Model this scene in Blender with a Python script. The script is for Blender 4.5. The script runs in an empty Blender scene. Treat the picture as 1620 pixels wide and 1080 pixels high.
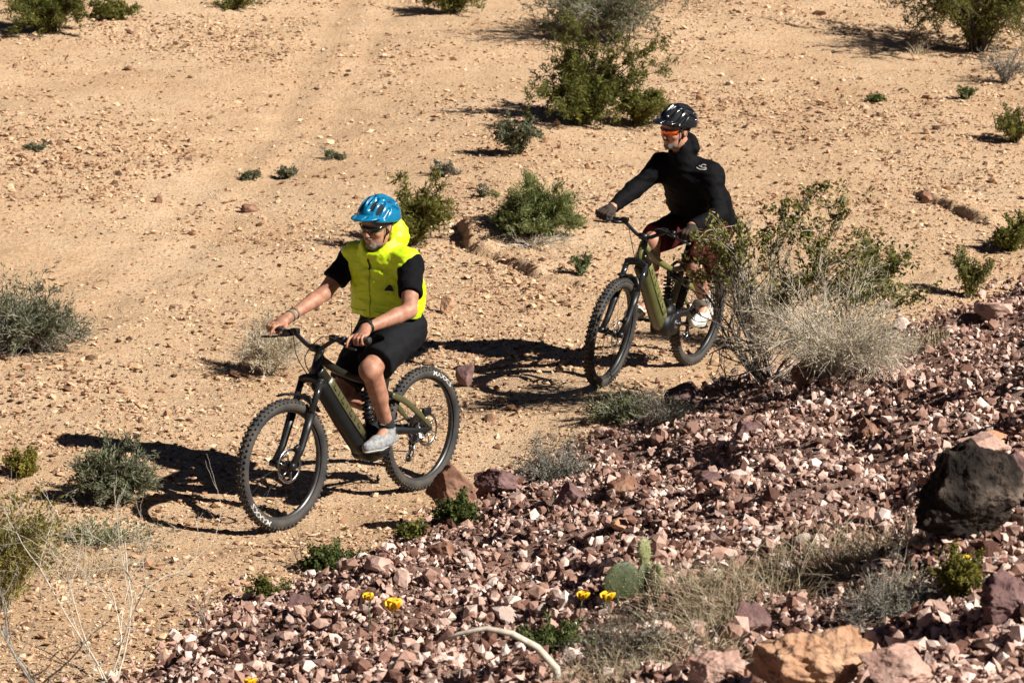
import bpy, math, random
import numpy as np
from mathutils import Matrix, Vector
from mathutils.bvhtree import BVHTree

scene = bpy.context.scene
COL = scene.collection
RNG = np.random.default_rng(11)
random.seed(11)
rad = math.radians

# ------------------------------------------------------------------ camera
CAM_H, PITCH, FPX = 4.3, rad(12.0), 4600.0
cd = bpy.data.cameras.new('camera')
cam = bpy.data.objects.new('camera', cd)
COL.objects.link(cam)
cam.location = (0, 0, CAM_H)
cam.rotation_euler = (rad(90) - PITCH, 0, 0)
cd.sensor_width = 36.0
cd.lens = FPX / 1620.0 * 36.0
cd.clip_start, cd.clip_end = 0.1, 2000.0
cd.dof.use_dof = True
cd.dof.focus_distance = 17.2
cd.dof.aperture_fstop = 7.5
scene.camera = cam
scene.cycles.max_bounces = 5
scene.cycles.diffuse_bounces = 2
scene.cycles.glossy_bounces = 2
scene.cycles.transparent_max_bounces = 4

# ------------------------------------------------------------------ light
SUN_EL, SUN_TRAVEL = 37.0, 155.0        # elevation, bearing (from +x) in which the light travels
st = rad(SUN_TRAVEL)
SUN_DIR = Vector((math.cos(st) * math.cos(rad(SUN_EL)), math.sin(st) * math.cos(rad(SUN_EL)), -math.sin(rad(SUN_EL))))
world = bpy.data.worlds.new('World')
scene.world = world
world.use_nodes = True
wn = world.node_tree.nodes
sky = wn.new('ShaderNodeTexSky')
sky.sky_type = 'NISHITA'
sky.sun_disc = False
sky.sun_elevation = rad(SUN_EL)
sky.air_density, sky.dust_density, sky.altitude = 0.18, 0.05, 1500.0     # thin, dry desert air
to_sun = -SUN_DIR
sky.sun_rotation = math.atan2(to_sun.x, to_sun.y)
wn['Background'].inputs['Strength'].default_value = 0.05
world.node_tree.links.new(sky.outputs['Color'], wn['Background'].inputs['Color'])
sd = bpy.data.lights.new('sun', 'SUN')
sd.energy, sd.angle, sd.color = 5.0, rad(0.5), (1.0, 0.95, 0.87)
sun = bpy.data.objects.new('sun', sd)
COL.objects.link(sun)
sun.rotation_euler = SUN_DIR.to_track_quat('-Z', 'Y').to_euler()
sun.location = (8, -4, 12)
scene.view_settings.view_transform = 'Standard'
scene.view_settings.look = 'None'
scene.view_settings.gamma = 1.0
scene.view_settings.use_curve_mapping = False
scene.view_settings.exposure = 0.78

# ------------------------------------------------------------------ numpy noise
def _hash(ix, iy, iz, seed):
    h = (ix.astype(np.int64) * 374761393 + iy.astype(np.int64) * 668265263 + iz.astype(np.int64) * 2147483647 + seed * 974634777) & 0xffffffff
    h = ((h ^ (h >> 13)) * 1274126177) & 0xffffffff
    return ((h ^ (h >> 16)) & 0xffffff) / float(0xffffff)

def vnoise(p, seed=0):
    i = np.floor(p)
    f = p - i
    f = f * f * (3 - 2 * f)
    ix, iy, iz = i[..., 0], i[..., 1], i[..., 2]
    r = 0
    for a in (0, 1):
        for b in (0, 1):
            for c in (0, 1):
                w = (f[..., 0] if a else 1 - f[..., 0]) * (f[..., 1] if b else 1 - f[..., 1]) * (f[..., 2] if c else 1 - f[..., 2])
                r = r + w * _hash(ix + a, iy + b, iz + c, seed)
    return r * 2 - 1

def fbm2(x, y, freq, octv=3, seed=0):
    r, a = 0, 1.0
    for o in range(octv):
        r = r + a * vnoise(np.stack([x * freq, y * freq, np.zeros_like(x) + o * 7.3], -1), seed + o)
        freq *= 2.07
        a *= 0.5
    return r

# ------------------------------------------------------------------ mesh helpers
def build(name, V, F, material=None, parent=None, smooth=True, tone=None, mats=None, fmat=None):
    """one mesh object; F: (n,3)/(n,4) array, or a list of such arrays"""
    V = np.asarray(V, dtype=np.float32).reshape(-1, 3)
    Fs = F if isinstance(F, list) else [F]
    Fs = [np.asarray(f, dtype=np.int32) for f in Fs if len(f)]
    me = bpy.data.meshes.new(name)
    me.vertices.add(len(V))
    me.vertices.foreach_set('co', V.ravel())
    starts, off = [], 0
    for f in Fs:
        starts.append(off + np.arange(len(f)) * f.shape[1])
        off += f.size
    me.loops.add(off)
    me.loops.foreach_set('vertex_index', np.concatenate([f.ravel() for f in Fs]))
    starts = np.concatenate(starts).astype(np.int32)
    me.polygons.add(len(starts))
    me.polygons.foreach_set('loop_start', starts)
    me.polygons.foreach_set('use_smooth', np.full(len(starts), bool(smooth)))
    if fmat is not None:
        me.polygons.foreach_set('material_index', np.asarray(fmat, dtype=np.int32))
    me.update(calc_edges=True)
    if tone is not None:
        at = me.attributes.new('tone', 'FLOAT', 'POINT')
        at.data.foreach_set('value', np.asarray(tone, dtype=np.float32))
    for m in (mats or ([material] if material else [])):
        me.materials.append(m)
    o = bpy.data.objects.new(name, me)
    COL.objects.link(o)
    if parent is not None:
        o.parent = parent
    return o

def empty(name, loc=(0, 0, 0)):
    o = bpy.data.objects.new(name, None)
    COL.objects.link(o)
    o.location = loc
    o.empty_display_size = 0.1
    return o

def tag(o, label=None, cat=None, group=None, kind=None):
    if label: o['label'] = label
    if cat: o['category'] = cat
    if group: o['group'] = group
    if kind: o['kind'] = kind
    return o

class MB:
    """collects shapes into one mesh"""
    def __init__(s):
        s.V, s.Q, s.T, s.n = [], [], [], 0
    def add(s, V, Q=None, T=None):
        V = np.asarray(V, dtype=float).reshape(-1, 3)
        if Q is not None and len(Q): s.Q.append(np.asarray(Q, int) + s.n)
        if T is not None and len(T): s.T.append(np.asarray(T, int) + s.n)
        s.V.append(V)
        s.n += len(V)
        return s
    def tube(s, pts, r, n=10, up=(0, 1, 0), wide=1.0, square=0.0, cap=True):
        """swept section: radius r (number or list) along 'side', r*wide along 'up' axis"""
        P = np.asarray(pts, float)
        K = len(P)
        r = np.full(K, r, float) if np.isscalar(r) else np.asarray(r, float)
        wide = np.full(K, wide, float) if np.isscalar(wide) else np.asarray(wide, float)
        T = np.gradient(P, axis=0)
        T /= np.linalg.norm(T, axis=1)[:, None] + 1e-9
        upv = np.asarray(up, float)
        a = np.arange(n) * 2 * np.pi / n + (np.pi / n if square else 0)
        ca, sa = np.cos(a), np.sin(a)
        if square:
            m = (np.abs(ca) ** (2 / (1 - square * .75)) + np.abs(sa) ** (2 / (1 - square * .75))) ** ((1 - square * .75) / 2)
            k = 1 / np.maximum(np.abs(ca), np.abs(sa))
            k = 1 + (k - 1) * square
            ca, sa = ca * k, sa * k
        V = []
        for i in range(K):
            u = upv - T[i] * (upv @ T[i])
            if np.linalg.norm(u) < 1e-3:
                u = np.array([1., 0, 0]) - T[i] * T[i][0]
            if np.linalg.norm(u) < 1e-3:
                u = np.array([0., 0, 1]) - T[i] * T[i][2]
            u /= np.linalg.norm(u)
            w = np.cross(T[i], u)
            V.append(P[i] + r[i] * (wide[i] * ca[:, None] * u + sa[:, None] * w))
        V = np.concatenate(V)
        i, j = np.meshgrid(np.arange(K - 1), np.arange(n), indexing='ij')
        j2 = (j + 1) % n
        Q = np.stack([i * n + j, i * n + j2, (i + 1) * n + j2, (i + 1) * n + j], -1).reshape(-1, 4)
        Tt = []
        if cap:
            c0, c1 = len(V), len(V) + 1
            V = np.concatenate([V, P[:1], P[-1:]])
            for j in range(n):
                Tt.append((c0, (j + 1) % n, j))
                Tt.append((c1, (K - 1) * n + j, (K - 1) * n + (j + 1) % n))
        return s.add(V, Q, Tt)
    def lathe(s, prof, n=48, center=(0, 0, 0), axis=1, closed=False):
        """profile of (radius, along-axis) turned about the axis through center"""
        prof = np.asarray(prof, float)
        K = len(prof)
        a = np.arange(n) * 2 * np.pi / n
        V = np.zeros((K, n, 3))
        o = [i for i in range(3) if i != axis]
        V[:, :, o[0]] = prof[:, :1] * np.cos(a)
        V[:, :, o[1]] = prof[:, :1] * np.sin(a)
        V[:, :, axis] = prof[:, 1:]
        V = V.reshape(-1, 3) + np.asarray(center)
        kk = K if closed else K - 1
        i, j = np.meshgrid(np.arange(kk), np.arange(n), indexing='ij')
        i2, j2 = (i + 1) % K, (j + 1) % n
        return s.add(V, np.stack([i * n + j, i * n + j2, i2 * n + j2, i2 * n + j], -1).reshape(-1, 4))
    def box(s, c, size, R=None):
        d = np.array([[x, y, z] for x in (-.5, .5) for y in (-.5, .5) for z in (-.5, .5)]) * np.asarray(size)
        if R is not None: d = d @ np.asarray(R).T
        Q = [(0, 1, 3, 2), (4, 6, 7, 5), (0, 4, 5, 1), (2, 3, 7, 6), (0, 2, 6, 4), (1, 5, 7, 3)]
        return s.add(d + np.asarray(c), Q)
    def xform(s, fn):
        s.V = [fn(v) for v in s.V]
        return s
    def build(s, name, material, parent=None, smooth=True, bevel=0):
        o = build(name, np.concatenate(s.V), ([np.concatenate(s.Q)] if s.Q else []) + ([np.concatenate(s.T)] if s.T else []), material, parent, smooth)
        if bevel:
            b = o.modifiers.new('bevel', 'BEVEL'); b.width = bevel; b.segments = 2; b.limit_method = 'ANGLE'
        return o

def tubes(P, R, n=3, tone=None):
    """many polylines at once: P (N,K,3), R (N,K) -> V, Q"""
    N, K, _ = P.shape
    T = np.gradient(P, axis=1)
    T /= np.linalg.norm(T, axis=2, keepdims=True) + 1e-9
    ref = np.where(np.abs(T[..., 2:3]) > .9, np.array([1., 0, 0]), np.array([0., 0, 1.]))
    u = np.cross(T, ref); u /= np.linalg.norm(u, axis=2, keepdims=True) + 1e-9
    w = np.cross(T, u)
    a = np.arange(n) * 2 * np.pi / n
    V = P[:, :, None, :] + R[:, :, None, None] * (np.cos(a)[:, None] * u[:, :, None, :] + np.sin(a)[:, None] * w[:, :, None, :])
    i, k, j = np.meshgrid(np.arange(N), np.arange(K - 1), np.arange(n), indexing='ij')
    j2 = (j + 1) % n
    b = i * K * n
    Q = np.stack([b + k * n + j, b + k * n + j2, b + (k + 1) * n + j2, b + (k + 1) * n + j], -1).reshape(-1, 4)
    return V.reshape(-1, 3), Q

# ------------------------------------------------------------------ materials
def mat(name, color, rough=0.6, metal=0.0, vary=0.0, scale=20.0, bump=0.0, bscale=60.0, color2=None, coat=0.0, sss=0.0, spec=None, tone=None, emit=None):
    m = bpy.data.materials.new(name)
    m.use_nodes = True
    nt = m.node_tree
    b = nt.nodes['Principled BSDF']
    b.inputs['Base Color'].default_value = (*color, 1)
    b.inputs['Roughness'].default_value = rough
    b.inputs['Metallic'].default_value = metal
    if spec is not None: b.inputs['Specular IOR Level'].default_value = spec
    if coat: b.inputs['Coat Weight'].default_value = coat; b.inputs['Coat Roughness'].default_value = 0.08
    if sss:
        b.inputs['Subsurface Weight'].default_value = sss
        b.inputs['Subsurface Radius'].default_value = (0.012, 0.004, 0.002)
        b.inputs['Subsurface Scale'].default_value = 1.0
    tc = nt.nodes.new('ShaderNodeTexCoord')
    if color2 is not None or vary:
        ns = nt.nodes.new('ShaderNodeTexNoise')
        ns.inputs['Scale'].default_value = scale
        ns.inputs['Detail'].default_value = 5
        nt.links.new(tc.outputs['Object'], ns.inputs['Vector'])
        cr = nt.nodes.new('ShaderNodeValToRGB')
        c2 = color2 or tuple(c * (1 - vary) for c in color)
        cr.color_ramp.elements[0].position, cr.color_ramp.elements[1].position = .35, .65
        cr.color_ramp.elements[0].color = (*c2, 1)
        cr.color_ramp.elements[1].color = (*color, 1)
        nt.links.new(ns.outputs['Fac'], cr.inputs['Fac'])
        nt.links.new(cr.outputs['Color'], b.inputs['Base Color'])
    if bump:
        n2 = nt.nodes.new('ShaderNodeTexNoise')
        n2.inputs['Scale'].default_value = bscale
        n2.inputs['Detail'].default_value = 6
        nt.links.new(tc.outputs['Object'], n2.inputs['Vector'])
        bp = nt.nodes.new('ShaderNodeBump')
        bp.inputs['Strength'].default_value = 1.0
        bp.inputs['Distance'].default_value = bump
        nt.links.new(n2.outputs['Fac'], bp.inputs['Height'])
        nt.links.new(bp.outputs['Normal'], b.inputs['Normal'])
    return m

def ramp_mat(name, stops, rough=0.85, bump=0.0, bscale=60.0, translucent=0.0, noise=0.0, nscale=30.0, objrand=0.0):
    """colour picked per piece from the 'tone' attribute; optional translucency (leaves)"""
    m = bpy.data.materials.new(name)
    m.use_nodes = True
    nt = m.node_tree
    b = nt.nodes['Principled BSDF']
    b.inputs['Roughness'].default_value = rough
    b.inputs['Specular IOR Level'].default_value = 0.12
    at = nt.nodes.new('ShaderNodeAttribute'); at.attribute_name = 'tone'
    fac = at.outputs['Fac']
    tc = nt.nodes.new('ShaderNodeTexCoord')
    if noise:
        ns = nt.nodes.new('ShaderNodeTexNoise'); ns.inputs['Scale'].default_value = nscale; ns.inputs['Detail'].default_value = 5
        nt.links.new(tc.outputs['Object'], ns.inputs['Vector'])
        ma = nt.nodes.new('ShaderNodeMath'); ma.operation = 'MULTIPLY_ADD'
        nt.links.new(ns.outputs['Fac'], ma.inputs[0]); ma.inputs[1].default_value = noise
        nt.links.new(fac, ma.inputs[2])
        sb = nt.nodes.new('ShaderNodeMath'); sb.operation = 'SUBTRACT'; sb.inputs[1].default_value = noise * .5
        nt.links.new(ma.outputs[0], sb.inputs[0]); fac = sb.outputs[0]
    if objrand:
        oi = nt.nodes.new('ShaderNodeObjectInfo')
        ma = nt.nodes.new('ShaderNodeMath'); ma.operation = 'MULTIPLY_ADD'
        nt.links.new(oi.outputs['Random'], ma.inputs[0]); ma.inputs[1].default_value = objrand
        nt.links.new(fac, ma.inputs[2]); fac = ma.outputs[0]
    cr = nt.nodes.new('ShaderNodeValToRGB')
    el = cr.color_ramp.elements
    while len(el) < len(stops): el.new(0.5)
    for e_, (p, c) in zip(el, stops):
        e_.position = p; e_.color = (*c, 1)
    nt.links.new(fac, cr.inputs['Fac'])
    nt.links.new(cr.outputs['Color'], b.inputs['Base Color'])
    if bump:
        n2 = nt.nodes.new('ShaderNodeTexNoise'); n2.inputs['Scale'].default_value = bscale; n2.inputs['Detail'].default_value = 6
        nt.links.new(tc.outputs['Object'], n2.inputs['Vector'])
        bp = nt.nodes.new('ShaderNodeBump'); bp.inputs['Strength'].default_value = 1; bp.inputs['Distance'].default_value = bump
        nt.links.new(n2.outputs['Fac'], bp.inputs['Height']); nt.links.new(bp.outputs['Normal'], b.inputs['Normal'])
    if translucent:
        tr = nt.nodes.new('ShaderNodeBsdfTranslucent')
        nt.links.new(cr.outputs['Color'], tr.inputs['Color'])
        mx = nt.nodes.new('ShaderNodeMixShader'); mx.inputs[0].default_value = translucent
        nt.links.new(b.outputs[0], mx.inputs[1]); nt.links.new(tr.outputs[0], mx.inputs[2])
        nt.links.new(mx.outputs[0], nt.nodes['Material Output'].inputs['Surface'])
    return m

# ------------------------------------------------------------------ terrain functions
CE, SE = math.cos(PITCH), math.sin(PITCH)
AX = np.array([0, CE, -SE])
CAMP = np.array([0, 0, CAM_H])
def ray(px, py):
    x, y = (px - 810) / FPX, -(py - 540) / FPX
    return np.array([x, CE + y * SE, -SE + y * CE])
def project(P):
    d = np.asarray(P) - CAMP
    dep = d @ AX
    return 810 + FPX * d[..., 0] / dep, 540 - FPX * (d @ np.array([0, SE, CE])) / dep

# wheel contact points on the trail (rear, front) of the two bikes
W1R, W1F = np.array([-0.537, 16.357, -0.056]), np.array([-1.254, 15.334, -0.009])
W2R, W2F = np.array([1.216, 19.368, 0.020]), np.array([0.587, 18.294, 0.111])
CP = np.stack([W1R, W1F, W2R, W2F])

def base_height(x, y):
    z = -0.04 * x + 0.06 * np.maximum(0, y - 20.5)
    z = z + 0.030 * np.maximum(0, -x - 2.2)
    z = z + 0.05 * fbm2(x, y, 0.45, 3, 3)
    return z
def _k(x, y):
    return np.stack([np.exp(-((x - c[0]) ** 2 + (y - c[1]) ** 2) / (2 * .75 ** 2)) for c in CP], -1)
_W = np.linalg.solve(_k(CP[:, 0], CP[:, 1]), CP[:, 2] - base_height(CP[:, 0], CP[:, 1]))

def seg_dist(x, y, a, b):
    a, b = np.asarray(a), np.asarray(b)
    ab = b - a
    t = np.clip(((x - a[0]) * ab[0] + (y - a[1]) * ab[1]) / (ab @ ab), 0, 1)
    return np.hypot(x - a[0] - t * ab[0], y - a[1] - t * ab[1]), t

# little erosion steps: the ground right of each line stands higher
STEPS = [((-.42, 23.7), (-.33, 22.95), .15), ((-.33, 22.95), (-.16, 22.75), .12), ((-.16, 22.75), (.24, 22.05), .07), ((.24, 22.05), (.60, 21.8), .04), ((3.66, 25.65), (3.80, 24.95), .085), ((3.80, 24.95), (4.06, 24.4), .08)]
def _ss(v):
    v = np.clip(v, 0, 1)
    return v * v * (3 - 2 * v)

TRACKS = [[(-3.4, 13.2), (-1.25, 15.3), (.58, 18.3), (1.22, 19.37), (3.2, 22.6)], [(-3.9, 18.5), (-3.0, 23.0), (-2.3, 27.5), (-2.0, 36.0)], [(-3.3, 18.5), (-2.5, 23.0), (-1.8, 27.5), (-1.4, 36.0)]]
def track_d(x, y):
    r = np.full(np.shape(x), 9.)
    for T in TRACKS:
        for a, b in zip(T[:-1], T[1:]): r = np.minimum(r, seg_dist(x, y, a, b)[0])
    return r + .06 * fbm2(x, y, 1.6, 2, 91)
def step_z(x, y):
    z = np.zeros(np.shape(x))
    wob = .05 * fbm2(x, y, 2.2, 3, 21)
    for a, b, h in STEPS:
        ab = np.array(b) - np.array(a); L = np.hypot(*ab)
        t = ((x - a[0]) * ab[0] + (y - a[1]) * ab[1]) / (L * L)
        s = ((x - a[0]) * -ab[1] + (y - a[1]) * ab[0]) / L + wob
        e_ = .12 + .25 * np.maximum(s, 0); w = _ss((t * L + e_) / (2 * e_)) * _ss((L + e_ - t * L) / (2 * e_))
        z = np.maximum(z, h * _ss(s / .07 + .5) * np.exp(-np.maximum(s, 0) / .9) * w * (1 + .3 * fbm2(x, y, 5., 2, 23)))
    return z
def ground_z(x, y, steps=True):
    x, y = np.asarray(x, float), np.asarray(y, float)
    z = base_height(x, y) + _k(x, y) @ _W
    if steps: z = z + step_z(x, y)
    z = z - .022 * np.exp(-(track_d(x, y) / .17) ** 2) * (1 - np.exp(-np.min(np.stack([np.hypot(x - c[0], y - c[1]) for c in CP], -1), -1) ** 2 / .2))
    near = np.exp(-np.min(np.stack([np.hypot(x - c[0], y - c[1]) for c in CP], -1), -1) ** 2 / .03)
    z = z + (0.016 * fbm2(x, y, 2.3, 3, 5) + 0.006 * fbm2(x, y, 9.0, 2, 9)) * (1 - near)
    return z

HB = np.array([(-9.5, -5.0), (-3.4, 8.5), (-1.80, 12.5), (-1.27, 13.75), (-.58, 15.06), (.34, 17.05), (1.5, 19.07), (3.04, 21.43), (4.15, 22.95), (9.0, 29.5), (20, 44)])
def hill_d(x, y):
    xb = np.interp(y, HB[:, 1], HB[:, 0])
    return (x - xb) * .86 + .10 * fbm2(x, y, 1.1, 3, 31)
def hill_z(x, y):
    x, y = np.asarray(x, float), np.asarray(y, float)
    d = hill_d(x, y)
    dd = np.maximum(d, 0)
    z = -.04 * np.clip(x, -3, 6) + .285 * dd + .07 * (1 - np.exp(-dd / .25)) + np.minimum(d, 0) * .8
    z = z + (.11 * fbm2(x, y, 1.5, 3, 41) + .06 * fbm2(x, y, 3.9, 3, 47)) * np.clip(dd / .4, 0, 1)
    return z
def surf_z(x, y):
    return np.maximum(ground_z(x, y), hill_z(x, y))

def at(px, py):
    """the point of the terrain seen at a pixel of the 1620x1080 photograph"""
    d = ray(px, py)
    t = np.linspace(6, 75, 1400)
    for _ in range(2):
        P = CAMP + d * t[:, None]
        i = int(np.argmax(P[:, 2] < surf_z(P[:, 0], P[:, 1])))
        t = np.linspace(t[max(i - 1, 0)], t[i], 60)
    return CAMP + d * t[-1]
def scale_at(P):
    return ((np.asarray(P) - CAMP) @ AX) / FPX       # metres per photograph pixel
# ------------------------------------------------------------------ terrain meshes
def stretch(a, b, h0, growth, n):
    out, v, h = [], b, h0
    for _ in range(n):
        h *= growth
        v += h if b > a else -h
        out.append(v)
    return out
def axis_vals():
    xs = list(np.arange(-3.6, 4.61, .06))
    r = [4.6 + .075 * i for i in range(1, 60)]; l = [-3.6 - .075 * i for i in range(1, 60)]
    xs = l[::-1] + xs + r
    xs = sorted(stretch(0, 1, .1, 1.16, 46) and xs)
    h, v = .1, xs[-1]
    while v < 400: h *= 1.2; v += h; xs.append(v)
    h, v = .1, xs[0]
    while v > -400: h *= 1.2; v -= h; xs.insert(0, v)
    ys, v = [], 11.8
    while v < 38: ys.append(v); v += .0031 * v
    h = .12
    while v < 900: h *= 1.15; v += h; ys.append(v)
    h, v = .08, 11.8
    while v > -200: h *= 1.25; v -= h; ys.insert(0, v)
    return np.array(xs), np.array(ys)

def grid_mesh(name, X, Y, Z, material, tone=None):
    ny, nx = X.shape
    i, j = np.meshgrid(np.arange(ny - 1), np.arange(nx - 1), indexing='ij')
    Q = np.stack([i * nx + j, i * nx + j + 1, (i + 1) * nx + j + 1, (i + 1) * nx + j], -1).reshape(-1, 4)
    return build(name, np.stack([X, Y, Z], -1).reshape(-1, 3), Q, material, tone=tone)

def ground_material(name, stops, fine, bump1, bump2, patch=None):
    m = bpy.data.materials.new(name); m.use_nodes = True
    nt = m.node_tree; b = nt.nodes['Principled BSDF']
    b.inputs['Roughness'].default_value = .95
    b.inputs['Specular IOR Level'].default_value = .15
    tc = nt.nodes.new('ShaderNodeTexCoord')
    def noise(sc, det=6, rough=.6):
        n = nt.nodes.new('ShaderNodeTexNoise'); n.inputs['Scale'].default_value = sc; n.inputs['Detail'].default_value = det; n.inputs['Roughness'].default_value = rough
        nt.links.new(tc.outputs['Object'], n.inputs['Vector']); return n.outputs['Fac']
    def math_(op, a, c):
        n = nt.nodes.new('ShaderNodeMath'); n.operation = op
        for k, v in ((0, a), (1, c)):
            if isinstance(v, (int, float)): n.inputs[k].default_value = v
            else: nt.links.new(v, n.inputs[k])
        return n.outputs[0]
    big, mid, small = noise(.55, 4), noise(3.2, 6), noise(fine, 4, .7)
    f = math_('ADD', math_('MULTIPLY', big, .38), math_('ADD', math_('MULTIPLY', mid, .3), math_('MULTIPLY', small, .42)))
    cr = nt.nodes.new('ShaderNodeValToRGB'); el = cr.color_ramp.elements
    while len(el) < len(stops): el.new(.5)
    for e_, (p, c) in zip(el, stops): e_.position = p; e_.color = (*c, 1)
    nt.links.new(f, cr.inputs['Fac'])
    # small stones embedded in the soil: their own colours
    vo = nt.nodes.new('ShaderNodeTexVoronoi'); vo.inputs['Scale'].default_value = 26
    nt.links.new(tc.outputs['Object'], vo.inputs['Vector'])
    near = nt.nodes.new('ShaderNodeMapRange'); near.inputs['From Min'].default_value = .20; near.inputs['From Max'].default_value = .32
    near.inputs['To Min'].default_value = 1; near.inputs['To Max'].default_value = 0
    nt.links.new(vo.outputs['Distance'], near.inputs['Value'])
    sep = nt.nodes.new('ShaderNodeSeparateColor'); nt.links.new(vo.outputs['Color'], sep.inputs[0])
    pick = math_('MULTIPLY', near.outputs[0], math_('GREATER_THAN', sep.outputs[0], .62))
    sc = nt.nodes.new('ShaderNodeValToRGB')
    sc.color_ramp.elements[0].color = (.17, .10, .065, 1); sc.color_ramp.elements[1].color = (.60, .46, .33, 1)
    nt.links.new(sep.outputs[1], sc.inputs['Fac'])
    mx = nt.nodes.new('ShaderNodeMix'); mx.data_type = 'RGBA'
    nt.links.new(math_('MULTIPLY', pick, .7), mx.inputs['Factor'])
    nt.links.new(cr.outputs[0], mx.inputs['A']); nt.links.new(sc.outputs[0], mx.inputs['B'])
    nt.links.new(mx.outputs['Result'], b.inputs['Base Color'])
    bp = nt.nodes.new('ShaderNodeBump'); bp.inputs['Strength'].default_value = 1; bp.inputs['Distance'].default_value = bump1
    nt.links.new(math_('ADD', noise(18, 8, .65), math_('MULTIPLY', pick, .35)), bp.inputs['Height'])
    bq = nt.nodes.new('ShaderNodeBump'); bq.inputs['Strength'].default_value = 1; bq.inputs['Distance'].default_value = bump2
    nt.links.new(noise(75, 5, .6), bq.inputs['Height']); nt.links.new(bp.outputs[0], bq.inputs['Normal'])
    nt.links.new(bq.outputs[0], b.inputs['Normal'])
    return m

M_SAND = ground_material('sandy_soil', [(.30, (.40, .236, .130)), (.45, (.56, .36, .210)), (.58, (.64, .44, .274)), (.75, (.71, .525, .36))], 40, .045, .012)
M_HILL = ground_material('stony_slope_soil', [(.33, (.16, .085, .065)), (.5, (.30, .18, .14)), (.68, (.46, .31, .255))], 34, .09, .03)

xs, ys = axis_vals()
X, Y = np.meshgrid(xs, ys)
tag(grid_mesh('ground', X, Y, ground_z(X, Y, False), M_SAND), kind='structure')
for (x0, x1, y0, y1) in ((-.8, 2.4, 20.9, 24.9), (3.3, 6.4, 23.2, 26.9)):      # the eroded ledges, finely meshed
    X, Y = np.meshgrid(np.arange(x0, x1, .034), np.arange(y0, y1, .034))
    e = np.minimum(np.minimum(X - x0, x1 - X), np.minimum(Y - y0, y1 - Y))
    q = step_z(X, Y)
    tag(grid_mesh('ground_ledge', X, Y, ground_z(X, Y, False) + q + np.where(q > .006, .004, -.02) - .03 * np.clip(1 - e / .1, 0, 1), M_SAND), kind='structure')
dv = np.concatenate([np.arange(-.5, 5.5, .055), np.arange(5.5, 9, .15), np.geomspace(9, 60, 20)])
yv = np.concatenate([-np.geomspace(40, 1, 20) + 8, np.arange(8, 26, .06), np.geomspace(26, 200, 30)])
Dd, Yv = np.meshgrid(dv, yv)
Xh = np.interp(Yv, HB[:, 1], HB[:, 0]) + Dd / .86
tag(grid_mesh('rocky_hillside', Xh, Yv, hill_z(Xh, Yv), M_HILL), kind='structure')

# ------------------------------------------------------------------ stones
def ico(sub):
    t = (1 + 5 ** .5) / 2
    V = [(-1, t, 0), (1, t, 0), (-1, -t, 0), (1, -t, 0), (0, -1, t), (0, 1, t), (0, -1, -t), (0, 1, -t), (t, 0, -1), (t, 0, 1), (-t, 0, -1), (-t, 0, 1)]
    F = [(0, 11, 5), (0, 5, 1), (0, 1, 7), (0, 7, 10), (0, 10, 11), (1, 5, 9), (5, 11, 4), (11, 10, 2), (10, 7, 6), (7, 1, 8), (3, 9, 4), (3, 4, 2), (3, 2, 6), (3, 6, 8), (3, 8, 9), (4, 9, 5), (2, 4, 11), (6, 2, 10), (8, 6, 7), (9, 8, 1)]
    V = [np.array(v) / np.linalg.norm(v) for v in V]
    for _ in range(sub):
        c, G = {}, []
        def mid(a, b):
            k = (min(a, b), max(a, b))
            if k not in c:
                p = V[a] + V[b]; V.append(p / np.linalg.norm(p)); c[k] = len(V) - 1
            return c[k]
        for a, b, d in F:
            x, y, z = mid(a, b), mid(b, d), mid(d, a)
            G += [(a, x, z), (b, y, x), (d, z, y), (x, y, z)]
        F = G
    return np.array(V), np.array(F)

def rock_shape(sub, seed, planes=11, rough=.05, flat=.75):
    """an angular broken stone: unit directions cut by random planes, then roughened"""
    r = np.random.default_rng(seed)
    D, F = ico(sub)
    N = r.normal(size=(planes, 3)); N /= np.linalg.norm(N, axis=1)[:, None]
    h = r.uniform(.62, 1.0, planes)
    dots = D @ N.T
    rad_ = np.min(np.where(dots > .08, h / np.maximum(dots, .08), 1.35), axis=1)
    rad_ = np.minimum(rad_, 1.35)
    V = D * rad_[:, None]
    if rough:
        V = V * (1 + rough * vnoise(V * 2.6, seed) + rough * .5 * vnoise(V * 6.1, seed + 1) + rough * .25 * vnoise(V * 14., seed + 2))[:, None]
    V = V * np.array([r.uniform(.85, 1.2), r.uniform(.7, 1.0), flat * r.uniform(.8, 1.1)])
    return V / np.abs(V).max(), F

def rand_rot(n, tilt=.5):
    a = RNG.uniform(0, 2 * np.pi, n); b = RNG.normal(0, tilt, n); c = RNG.normal(0, tilt, n)
    ca, sa, cb, sb, cc, sc = np.cos(a), np.sin(a), np.cos(b), np.sin(b), np.cos(c), np.sin(c)
    Z = np.zeros(n); O = np.ones(n)
    Rz = np.stack([ca, -sa, Z, sa, ca, Z, Z, Z, O], -1).reshape(n, 3, 3)
    Rx = np.stack([O, Z, Z, Z, cb, -sb, Z, sb, cb], -1).reshape(n, 3, 3)
    Ry = np.stack([cc, Z, sc, Z, O, Z, -sc, Z, cc], -1).reshape(n, 3, 3)
    return Rz @ Rx @ Ry

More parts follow.
